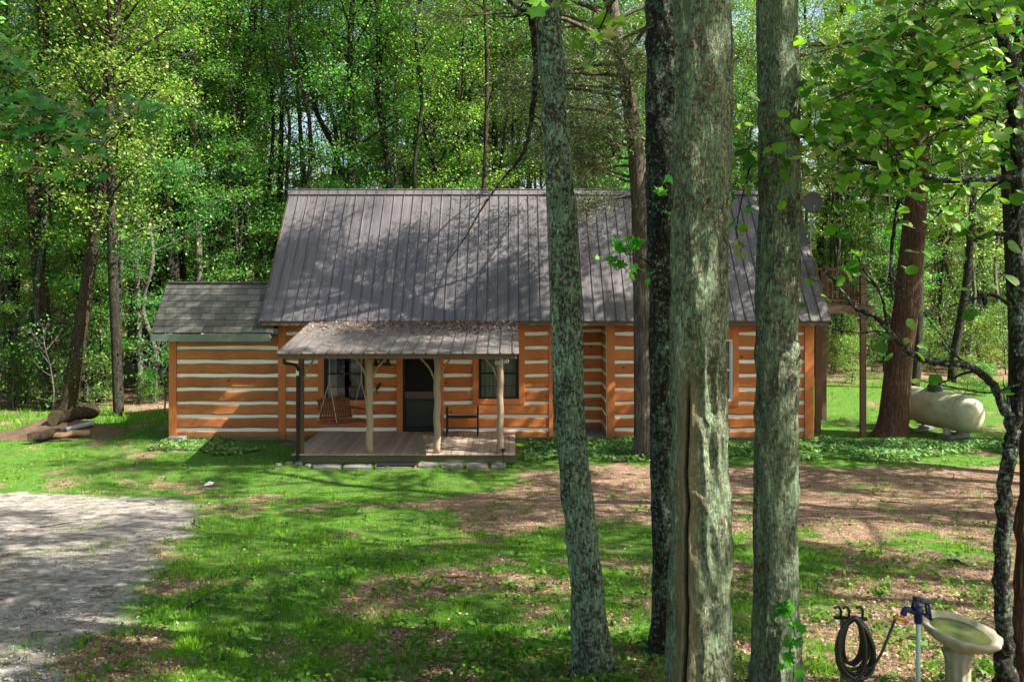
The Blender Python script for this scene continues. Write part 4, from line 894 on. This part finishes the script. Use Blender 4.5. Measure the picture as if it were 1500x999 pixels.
for i, (x, y) in enumerate(sl_):
    place('shrub', shrub[i % 3], (x, y, gz(x, y)-.03), rr.uniform(0, 6.28), rr.uniform(.45, 1.1), 'leafy green shrub growing at the edge of the wood', 'shrub', 'shrubs along the wood edge', M['bark_forest'], LM[(0, 0, 2, 1)[i % 4]])
brush = [mk_variant(f'brush{i}', 350+i, wob(2.6+.6*i, .1, 5, .15, 90+i), [.03, .02, .008], .2, 1.1, 14, 0, 260, .08, spread=.22) for i in range(2)]
for i in range(34):
    x, y = (rr.uniform(-17, -8.8), rr.uniform(25.2, 29.5)) if i % 3 else (rr.uniform(10, 20), rr.uniform(34, 39))
    place('bare_shrub', brush[i % 2], (x, y, gz(x, y)-.05), rr.uniform(0, 6.28), rr.uniform(.7, 1.3), 'nearly leafless pale twiggy brush at the edge of the wood', 'shrub', 'bare twiggy brush at the wood edge', M['bark_pale'], LM[0])
# far wood: one mass
n = 150000; a_ = RNG.uniform(-.95, .95, n); rr_ = 66+RNG.random(n)**.7*24; zz = RNG.random(n)**1.0*27*(.75+.5*fbm(a_*60, a_*0, .9, 13, 3))
x = rr_*np.sin(a_); y = rr_*np.cos(a_); k = fbm(x*.5+zz*.3, zz*.6, 1.2, 19, 3) > .39+.045*np.maximum(zz-7, 0); x, y, zz = x[k], y[k], zz[k]
pos = np.stack([x, y, g(x, y)+zz], -1); nr = np.stack([RNG.normal(0, .6, len(x)), RNG.normal(-.4, .5, len(x)), np.ones(len(x))], -1)
V, Fc = scatter(*LEAF, pos, nr, .35+.4*RNG.random(len(x)), RNG)
tag(link('far_wood', np_mesh('far_wood', V, Fc, False, None, {'tone': np.clip(fbm(x, zz, .5, 23, 3)*.7+.3*RNG.random(len(x)), 0, 1)}), M['leaf_mid']), 'far off wood of green foliage closing the view behind the trees', 'forest', kind='stuff')

# --- particular trunks read off the photo: (px, py, width px) bottom to top at depth D
def trunk_tree(name, pp, D, bark, leaf, label, cat='tree', hb=.4, R=2.6, nb=24, nleaf=10000, H=18, lsize=.105, tmpl=LEAF, seed=1, group=None, crown=True, **kw):
    b = P(pp[0][0], pp[0][1], D); bz_ = gz(b.x, D); base = Vector((b.x, D, bz_-.08))
    pts = [(b.x-base.x, 0, 0)]; rad = [pp[0][2]/F*D/2]
    for px, py, w_ in pp[1:]:
        q = P(px, py, D)-base; pts.append((q.x, 0, q.z)); rad.append(w_/F*D/2)
    if pts[-1][2] < H:
        dx = (pts[-1][0]-pts[-2][0])/(pts[-1][2]-pts[-2][2]+1e-6); n_ = 3
        top = pts[-1]; r_l = rad[-1]
        for j in range(1, n_+1): pts.append((top[0]+dx*(H-top[2])*j/n_*.6, 0, top[2]+(H-top[2])*j/n_)); rad.append(max(.015, r_l*(1-.9*j/n_)))
    e = empty(name, base, label, cat, group)
    tl_ = np.array([p_[2] for p_ in pts]); L = np.linspace(0, tl_[-1], len(pts)); rad2 = rad
    (V, Fc), (LV, LF, tone) = gen_tree(seed, pts, rad2, hb, R, nb, 0, nleaf, lsize, tmpl, sides=14, **kw)
    link('trunk', np_mesh('trunk', V, Fc, True), bark, e)
    if crown: link('crown', np_mesh('crown', LV, LF, False, None, {'tone': np.repeat(tone, LF.shape[0]//len(tone))}), leaf, e)
    return e
BF, BB, BP, BC = M['bark_forest'], M['bark_brown'], M['bark_pale'], M['bark_cedar']
trunk_tree('tree', [(18, 600, 13), (15, 400, 12), (12, 250, 10)], 29, BF, LM[0], 'thin dark straight trunk nearest the left edge of the photo', seed=401, hb=6)
trunk_tree('tree', [(72, 622, 24), (68, 520, 22), (58, 400, 20), (50, 290, 18), (62, 120, 15)], 26.5, BB, LM[1], 'ragged trunk with pale peeling bark, second in from the left edge', seed=402, hb=3, lowbare=.25)
trunk_tree('tree', [(32, 625, 8), (40, 560, 8), (52, 440, 7), (70, 330, 7), (80, 200, 6)], 27.5, BF, LM[0], 'thin dark sapling crossing in front of the peeling trunk', seed=403, hb=5, R=1.6, nleaf=3500)
trunk_tree('tree', [(92, 628, 26), (103, 580, 22), (118, 480, 19), (133, 380, 18), (148, 270, 15), (155, 150, 11)], 25.8, BB, LM[1], 'reddish brown trunk leaning right above the dirt mound', seed=404, hb=4.5, lowbare=.1)
trunk_tree('tree', [(174, 622, 15), (170, 500, 14), (165, 380, 14), (163, 260, 13), (160, 120, 12), (172, 20, 9)], 25.2, BF, LM[1], 'slim pale trunk with many light bare branches left of the cabin', seed=405, hb=5.0, R=3.6, nb=38, nleaf=9000, lsize=.10, elev=(15, 45), lowbare=.0, H=15)
trunk_tree('tree', [(262, 600, 20), (255, 420, 18), (243, 260, 17), (238, 120, 15), (232, 0, 13)], 30, BF, LM[0], 'straight dark trunk rising behind the left end of the shingled roof', seed=406, hb=7, lowbare=.1)
trunk_tree('tree', [(300, 600, 15), (312, 420, 15), (325, 300, 14), (345, 190, 13), (368, 50, 12), (378, -30, 10)], 31, BF, LM[0], 'long dark trunk leaning right above the shingled roof', seed=407, hb=8)
trunk_tree('tree', [(287, 600, 10), (292, 420, 10), (290, 330, 9), (285, 200, 8)], 30, BP, LM[1], 'thin whitish trunk between two dark ones behind the shingled roof', seed=408, hb=7, R=2)
trunk_tree('tree', [(540, 560, 10), (515, 400, 9), (503, 280, 8), (490, 220, 8), (460, 155, 7), (440, 60, 6)], 33, BF, LM[0], 'thin dark trunk bending left behind the roof ridge', seed=409, hb=9, R=2.4, nleaf=5000)
trunk_tree('tree', [(590, 560, 13), (578, 400, 12), (571, 270, 11), (563, 200, 11), (553, 130, 10), (556, 60, 10), (545, -20, 8)], 31, BF, LM[0], 'dark crooked trunk forking above the middle of the roof ridge', seed=410, hb=8, R=3)
trunk_tree('tree', [(590, 560, 7), (586, 400, 6), (583, 270, 6), (580, 150, 5), (577, 40, 5)], 34, BF, LM[0], 'very thin straight trunk just right of the crooked one behind the ridge', seed=411, hb=10, R=1.8, nleaf=3500)
trunk_tree('tree', [(1338, 600, 16), (1343, 520, 15), (1345, 450, 14), (1348, 300, 12)], 31, BF, LM[0], 'brown straight trunk showing just right behind the big cedar', seed=412, hb=6)
trunk_tree('tree', [(1394, 590, 13), (1398, 520, 12), (1415, 420, 11), (1425, 300, 9)], 33, BF, LM[1], 'dark trunk leaning right behind the propane tank', seed=413, hb=5)
trunk_tree('tree', [(1478, 560, 20), (1476, 500, 19), (1480, 380, 16)], 40, BF, LM[0], 'stout dark trunk beyond the lawn at the right edge', seed=414, hb=8)
trunk_tree('tree', [(1440, 562, 10), (1444, 500, 9), (1438, 380, 8)], 41, BF, LM[1], 'slender trunk beyond the lawn, left of the stout right edge trunk', seed=415, hb=6)
for i, (px, D, w_) in enumerate(((206, 28, 7), (228, 33, 8), (8, 34, 9), (120, 35, 9), (140, 31, 6), (1225, 38, 9), (1292, 40, 9), (1370, 44, 9), (1420, 46, 8), (640, 36, 10), (700, 38, 9), (860, 36, 9), (1100, 37, 12), (1240, 43, 11), (1180, 34, 9), (460, 37, 9), (400, 36, 10))):
    py = HY+F*(CZ-gz((px-CX)/F*D, D))/D
    trunk_tree('forest_tree', [(px, py, w_+3), (px+rr.uniform(-8, 8), py-120, w_), (px+rr.uniform(-15, 15), py-280, w_*.85)], D, BF if i % 3 else BP, LM[i % 2], 'slim straight trunk standing among the trees at the edge of the wood', seed=430+i, hb=5.5, R=2.3, nleaf=4500, group='slim trunks at the wood edge')
# cedars
ced = dict(tmpl=NEEDLE, droop=.05, elev=(0, 35), spread=.25, flat=.18)
trunk_tree('cedar_tree', [(943, 672, 40), (944, 640, 31), (942, 480, 28), (940, 380, 27), (935, 260, 25), (922, 150, 22), (903, 50, 20), (893, -20, 18)], 19.5, bark_mat('bark_cedar_grey', (.06, .045, .032), (.42, .34, .26), .3, (.26, .34, .22), .7, strip=2.2), M['leaf_cedar'], 'slim grey cedar growing close in front of the cabin wall', seed=501, hb=6.0, R=3.9, nb=50, nleaf=42000, H=13.5, lsize=.15, bias=(math.pi, .55), lowbare=0, **ced)
trunk_tree('cedar_tree', [(1304, 644, 56), (1309, 615, 42), (1318, 520, 36), (1330, 430, 35), (1338, 340, 32), (1346, 240, 28), (1346, 120, 24)], 21.9, BC, M['leaf_cedar'], 'big red barked cedar with a flared shredded trunk beside the propane tank', seed=502, hb=6.8, R=3.6, nb=40, nleaf=20000, H=14, lsize=.15, bias=(math.pi, .3), **ced)
# --- foreground trunks with modelled bark
def near_trunk(name, pp, D, bark, label, sides=160, rings=520, ridge=.015, seedn=1, slit=None, top=16, crown=None, nr_=13):
    b = P(pp[0][0], pp[0][1], D); base = Vector((b.x, D, gz(b.x, D)-.1))
    ctrl = [((px-CX)/F*D-base.x, 0, CZ-(py-HY)/F*D-base.z, w_/F*D/2) for px, py, w_ in pp]
    ctrl[0] = (0, 0, 0, ctrl[0][3]); ctrl = [c for i, c in enumerate(ctrl) if i == 0 or c[2] > ctrl[i-1][2]+.05]
    xl, _, zl, rl = ctrl[-1]; 
    C = spline(ctrl, rings); zlast = C[-1, 2]
    pts, rad = C[:, :3], C[:, 3]
    V, Fc = sweep(pts, rad, sides); V = V.reshape(rings, sides, 3); cen = pts[:, None]; d = V-cen; ang = np.arctan2(d[..., 1], d[..., 0])/(2*np.pi)+.5
    zc = np.repeat(pts[:, 2][:, None], sides, 1); circ = 2*np.pi*rad.mean()
    f1 = max(8, int(circ*nr_)); w1 = vnoise(ang*6, zc*1.5, seedn+3, 6)*1.6
    u = ang*f1; a1 = vnoise(u+w1*0, zc*3.2+w1, seedn, f1); a2 = vnoise(ang*f1*2, zc*9, seedn+1, f1*2); a3 = vnoise(ang*5, zc*.8, seedn+2, 5); a4 = vnoise(ang*f1*4, zc*30, seedn+5, min(256, f1*4))
    disp = ridge*(1.5*(1-np.abs(2*a1-1)*1.6)+.8*(a2-.5)+.45*(a4-.5))+.03*(a3-.5)*rad[:, None]/.15
    bare = np.zeros_like(disp); sl2 = np.zeros_like(disp)
    if slit:
        z0, z1, a0, wd = slit; win = smooth(z1, z1-.35, zc); aa = (ang-a0+.006*np.sin(zc*2.1)+.014*(vnoise(zc*6, 0*zc, 3)-.5))*circ
        sl2 = np.exp(-(aa/wd)**2)*win; lip = np.exp(-((np.abs(aa)-wd*2.6)/(wd*1.4))**2)*win
        bare = np.clip(np.exp(-(aa/.075)**4)*smooth(z1+.18, z1-.3, zc)*1.1, 0, 1)
        disp = disp*(1-.25*bare)-sl2*.045+lip*.007*(.4+1.2*vnoise(ang*9, zc*4, 8))
    disp = disp+rad[:, None]*np.exp(-np.maximum(zc-.1, 0)/.16)*(.12+.16*np.cos(ang*2*np.pi*5+seedn)+.08*np.cos(ang*2*np.pi*3+2*seedn))
    V = cen+d*(1+disp/rad[:, None])[..., None]
    e = empty(name, base, label, 'tree')
    link('trunk', np_mesh('trunk', V.reshape(-1, 3), Fc, True, {'bare': bare, 'slit': np.clip(sl2*1.3, 0, 1)}), bark, e)
    # upper trunk and crown (above the frame)
    if crown:
        lc = C[-1]; up = [(lc[0], 0, lc[2]-.05), (lc[0]+.05, .1, lc[2]+2.5), (lc[0]-.1, .2, lc[2]+5), (lc[0], 0, top)]
        r_ = lc[3]
        Vv, lv = gen_tree(crown.get('seed', 5), up, [r_*.98, r_*.8, r_*.5, .03], crown.get('hb', lc[2]+1.0), crown['R'], crown['nb'], 0, crown['n'], crown.get('ls', .14), sides=24, spread=.5)
        link('limb', np_mesh('limb', *Vv, True), bark, e); link('crown', np_mesh('crown', lv[0], lv[1], False, None, {'tone': lv[2]}), M['leaf_mid'], e)
    return e, base
tA, bA = near_trunk('maple_tree', [(872, 985, 66), (868, 958, 52), (862, 900, 46), (854, 800, 43), (842, 700, 41), (833, 600, 40), (831, 500, 39), (829, 420, 38), (822, 300, 38), (813, 180, 36), (805, 60, 34), (800, -60, 32), (796, -160, 30)], 6.0, M['bark_moss'], 'slim leaning trunk blotched with green lichen, leftmost of the four front trunks', seedn=11, crown=dict(R=3.6, nb=16, n=6500, seed=61), ridge=.010)
tB, bB = near_trunk('maple_tree', [(1024, 1100, 130), (1024, 1040, 92), (1024, 960, 84), (1024, 800, 81), (1023, 640, 80), (1024, 480, 80), (1025, 300, 80), (1028, 100, 79), (1029, -100, 76), (1030, -200, 74)], 5.2, M['bark_big'], 'thickest front trunk, with a long dark vertical split low in its bark', seedn=21, slit=(0, 2.35, .15, .0085), crown=dict(R=4.2, nb=18, n=8000, seed=62))
tC, bC = near_trunk('maple_tree', [(1138, 1050, 110), (1138, 1010, 82), (1138, 960, 68), (1136, 850, 60), (1137, 700, 57), (1139, 500, 56), (1141, 300, 55), (1140, 100, 55), (1139, -100, 52), (1139, -180, 51)], 5.5, M['bark_grey'], 'straight grey front trunk with a small vine near its base', seedn=31, crown=dict(R=4.0, nb=16, n=7000, seed=63), ridge=.011)
tD, bD = near_trunk('maple_tree', [(980, 1020, 62), (978, 980, 44), (976, 900, 38), (972, 700, 37), (970, 500, 37), (969, 300, 38), (968, 100, 41), (968, -80, 40)], 6.5, M['bark_dark'], 'dark lichen spotted trunk tucked right behind the thickest front trunk', seedn=41, crown=dict(R=3.5, nb=14, n=6000, seed=64), ridge=.010)

# limbs drawn through photo points
def limb(parent, pp, D, bark, name='limb', sub=0, seed=3, sublen=.3):
    """pp = (px,py,w, dD)"""
    m = MB(); pts = [P(p_[0], p_[1], D+(p_[3] if len(p_) > 3 else 0)) for p_ in pp]; rad = [p_[2]/F*D/2 for p_ in pp]
    n = len(pp)*7; sp_ = spline([tuple(p_) for p_ in pts], n); rd = spline([(r_,) for r_ in rad], n)[:, 0]
    r = np.random.default_rng(seed); wig = r.normal(0, 1, (n, 3))*np.maximum(rd, .003)[:, None]*.18; wig[:1] = 0; sp_ = sp_+wig
    V, Fc = sweep(sp_, np.maximum(rd, .002), 10); m.add(V.tolist(), Fc.tolist()); tips = []
    for i in range(sub):
        k_ = int(r.integers(3, n-1)); d = sp_[k_]-sp_[k_-1]; d /= np.linalg.norm(d)+1e-9; q = r.normal(0, 1, 3); q -= d*q.dot(d); q /= np.linalg.norm(q); d2 = d*.7+q*.8
        L = sublen*r.uniform(.4, 1.3); p_ = [sp_[k_]]
        for j in range(5): d2 = d2+r.normal(0, .18, 3)+np.array([0, 0, .02]); d2 /= np.linalg.norm(d2); p_.append(p_[-1]+d2*L/5)
        V, Fc = sweep(p_, np.linspace(max(.0025, rd[k_]*.4), .0012, 6), 5); m.add(V.tolist(), Fc.tolist()); tips += [p_[-1], p_[-2], p_[-3]]
    o = m.build(name, bark, parent, sm=True); return sp_, tips
def leaves(parent, centers, n, size, tmpl, spread, mat, seed, flat=.5, name='foliage', droop=.55):
    r = np.random.default_rng(seed); c = np.array(centers)[r.integers(0, len(centers), n)]; pos = c+r.normal(0, 1, (n, 3))*spread*np.array([1, 1, flat])
    ppx = CX+F*pos[:, 0]/pos[:, 1]; ppy = HY+F*(CZ-pos[:, 2])/pos[:, 1]; kk = np.hypot(ppx-1190, ppy-300) > 32; pos = pos[kk]; n = len(pos)   # a gap in the leaves where the dish shows
    nr = np.stack([r.normal(0, droop, n), r.normal(-.45, droop, n), np.ones(n)*.8], -1)
    V, Fc = scatter(*tmpl, pos-np.array(origin(parent)), nr, size*(.55+.6*r.random(n)), r); k_ = len(Fc)//n
    return link(name, np_mesh(name, V, Fc, True, None, {'tone': np.repeat(r.random(n), k_)}), mat, parent)
# hanging dark limb over the roof, from the lichen trunk
_, tp = limb(tA, [(806, -90, 12), (790, -60, 12), (778, 0, 11), (783, 60, 10, .1), (784, 120, 9, .2), (776, 190, 8, .3), (765, 228, 5.5, .35), (742, 256, 4.5, .4), (722, 282, 3.5, .4), (700, 315, 2.6, .5), (680, 350, 2, .5), (655, 385, 1.5, .6)], 6.2, M['bark_dark'], 'hanging_limb', 16, 71, .35)
limb(tA, [(790, 30, 6), (755, 10, 5), (735, -10, 4)], 6.2, M['bark_dark'], 'hanging_limb', 3, 72)
# redbud on the right edge
D_ = 5.45
gb_ = P(1476, 970, D_); rbz = gz(gb_.x, D_); RB = empty('redbud_tree', (gb_.x, D_, rbz-.05), 'dark crooked tree at the right edge whose low branches reach left with big round leaves', 'tree')
limb(RB, [(1474, 1010, 36), (1472, 960, 26), (1470, 880, 22), (1468, 790, 22), (1472, 720, 20), (1478, 660, 20), (1484, 630, 18), (1490, 560, 18), (1492, 420, 20), (1492, 280, 20), (1490, 160, 22), (1480, 90, 18), (1462, 30, 14), (1448, -30, 12), (1440, -90, 10)], D_, M['bark_dark'], 'trunk', 0, 80)
limb(RB, [(1500, 1040, 34), (1497, 960, 26), (1499, 820, 22), (1505, 640, 20), (1512, 400, 20), (1510, 200, 22), (1512, 0, 20), (1515, -100, 18)], D_+.15, M['bark_cedar'], 'trunk', 0, 81)
T1 = []; tw = []
for pp, sb, sd_ in (
    ([(1482, 628, 15), (1468, 590, 14), (1448, 556, 12), (1415, 536, 11), (1375, 531, 10), (1335, 518, 9), (1300, 482, 8), (1283, 464, 8), (1255, 452, 6), (1232, 425, 4.5), (1205, 392, 3.5), (1182, 372, 2)], 14, 82),
    ([(1492, 262, 12), (1450, 262, 10), (1400, 263, 9), (1345, 258, 8), (1300, 243, 7), (1268, 238, 6), (1230, 222, 5), (1200, 215, 4), (1168, 196, 2.5)], 16, 83),
    ([(1490, 200, 9), (1450, 172, 8), (1400, 172, 7), (1370, 160, 5), (1330, 130, 3)], 12, 84),
    ([(1490, 110, 9), (1450, 108, 7), (1400, 108, 5), (1350, 110, 3)], 9, 85),
    ([(1495, 300, 9), (1478, 340, 8), (1452, 342, 7), (1430, 352, 5), (1415, 346, 3)], 6, 86),
    ([(1495, 460, 7), (1470, 440, 6), (1450, 432, 5), (1420, 440, 3), (1390, 450, 2)], 6, 87),
    ([(1470, 60, 8), (1430, 30, 6), (1380, 20, 4), (1320, 40, 2.5)], 12, 88),
    ([(1310, 246, 6), (1316, 290, 5.5), (1308, 350, 5), (1305, 400, 4), (1308, 440, 3)], 6, 89),
    ([(1300, 482, 4.5), (1290, 430, 4), (1262, 390, 3), (1240, 330, 2), (1225, 300, 1.5)], 7, 90),
    ([(1500, 560, 4), (1450, 575, 3), (1400, 568, 2.5), (1350, 558, 2)], 3, 91)):
    s_, tp = limb(RB, pp, D_-.1, M['bark_dark'], 'limb', sb, sd_, .42)
    if sd_ in (83, 84, 85, 88): T1 += tp; T1 += [tuple(q_) for q_ in s_[len(s_)//3:]]
    elif sd_ in (82, 89, 90, 86, 87): tw += tp
leaves(RB, T1, 980, .098, HEART, .24, M['leaf_near'], 92, .8)
leaves(RB, tw, 60, .10, HEART, .09, M['leaf_near'], 93, .8)
# extra leafy twigs in the upper right
T2 = []
for i in range(9):
    px = 1235+i*26+rr.uniform(-10, 10); py = rr.uniform(60, 240); _, tp = limb(RB, [(px+90, py-40, 4), (px+50, py-25, 3), (px, py, 2), (px-35, py+15, 1.2)], 5.2+rr.uniform(-.3, .4), M['bark_dark'], 'twig', 5, 100+i, .3); T2 += tp
leaves(RB, T2, 420, .095, HEART, .13, M['leaf_near'], 120, .7)
# maple sprays
_, tp = limb(tB, [(960, -60, 5), (930, -30, 4), (900, 0, 3), (880, 40, 2.5), (870, 75, 2), (862, 95, 1.5)], 4.3, M['bark_dark'], 'twig', 9, 130, .14); leaves(tB, tp, 26, .13, MAPLE, .05, M['leaf_near'], 131, .8)
_, tp = limb(tB, [(830, -60, 4), (826, -10, 3), (815, 20, 2), (803, 32, 1.2)], 4.2, M['bark_dark'], 'twig', 4, 132, .08); leaves(tB, tp, 9, .13, MAPLE, .04, M['leaf_near'], 133, .8)
_, tp = limb(tD, [(965, 395, 4), (950, 385, 3), (935, 376, 2), (915, 372, 1.2)], 6.2, M['bark_dark'], 'twig', 7, 134, .14); leaves(tD, tp, 40, .105, MAPLE, .05, M['leaf_near'], 135, .7)
_, tp = limb(tC, [(1120, 200, 4), (1100, 240, 3), (1085, 300, 2), (1078, 340, 1.2)], 5.7, M['bark_dark'], 'twig', 12, 136, .22); leaves(tC, tp, 55, .11, MAPLE, .07, M['leaf_near'], 137, .8)
_, tp = limb(tD, [(990, 210, 3), (980, 290, 2), (978, 320, 1.2)], 6.1, M['bark_dark'], 'twig', 3, 138, .1); leaves(tD, tp, 8, .11, MAPLE, .04, M['leaf_near'], 139, .8)
# vine on the grey trunk
vb = P(1163, 998, 5.33); vn = empty('vine', (vb.x, vb.y, gz(vb.x, vb.y)), 'small bright green vine climbing the base of the grey front trunk', 'vine')
pts = spline([tuple(P(*q, 5.27)) for q in ((1160, 1010), (1163, 975), (1158, 950), (1164, 925), (1156, 900), (1146, 885), (1136, 880))], 30)
MB().tube(pts, .003, 6).build('stem', M['bark_brown'], vn); leaves(vn, [tuple(q) for q in pts], 42, .075, MAPLE, .028, M['leaf_near'], 140, 1.0, droop=.8, name='leaf')
# maple just outside the left edge whose shaded bough enters the picture
lt = empty('maple_tree', (-5.6, 6.4, gz(-5.6, 6.4)), 'maple standing beyond the left edge, only its dark shaded leafy bough reaching into view', 'tree')
MB().tube(spline([(-5.6, 6.4, gz(-5.6, 6.4)-.1), (-5.55, 6.4, 4), (-5.65, 6.5, 7), (-5.5, 6.4, 11)], 20), [.2-.008*i for i in range(20)], 20).build('trunk', M['bark_grey'], lt, sm=True)
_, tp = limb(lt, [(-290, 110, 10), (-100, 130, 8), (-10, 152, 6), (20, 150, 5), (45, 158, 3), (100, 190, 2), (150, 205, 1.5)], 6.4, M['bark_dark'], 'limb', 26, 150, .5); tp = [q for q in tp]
leaves(lt, tp, 300, .12, MAPLE, .12, M['leaf_dark'], 151, .4)  # darker leaf colour paints the shade on this bough
_, tp = limb(lt, [(-290, 20, 8), (-100, 60, 6), (-20, 90, 4), (20, 110, 2)], 6.4, M['bark_dark'], 'limb', 10, 152, .4); leaves(lt, tp, 80, .12, MAPLE, .1, M['leaf_mid'], 153, .5)

# --- trees standing right of the yard and cabin, out of frame or at its edge; their crowns throw the dappled shade
shade = [mk_variant(f'shade{i}', 600+i, wob(17+i*1.5, 0, 7, .3, 70+i), [.22, .18, .12, .03], 7.6, 4.7, 28, 0, 7000, .15, spread=.27, flat=.2, clump=9) for i in range(3)]
sh = [(8.3, 3.0), (10.8, 7.2), (11.0, 12.3), (12.0, 17.6), (15.5, 4.5), (15.5, 9.8), (16, 15), (13.2, 21.5), (17.5, 19.5), (20.5, 12), (21, 18), (-12.5, 10), (-14, 17.5)]
for i, (x, y) in enumerate(sh):
    place('yard_tree', shade[i % 3], (x, y, gz(x, y)-.1), rr.uniform(0, 6.28), rr.uniform(.9, 1.08), 'tall broadleaf tree standing at the side of the yard', 'tree', 'tall trees around the yard', M['bark_forest'], M['leaf_mid'])
for i, (x, y) in enumerate([(-16, -9), (-9, -12), (-3.5, -8.5), (3, -13), (9, -9.5), (15, -13), (-13, -2), (0, -20), (-20, 3), (-7, -18)]):  # unseen trees added to darken reflections and ambient light
    place('tall_tree', shade[i % 3], (x, y, gz(x, y)-.1), rr.uniform(0, 6.28), rr.uniform(.9, 1.1), 'tall broadleaf tree added unseen behind the viewpoint to darken reflections', 'tree', 'trees added behind the viewpoint', M['bark_forest'], M['leaf_mid'])
print('objects', len(bpy.data.objects))
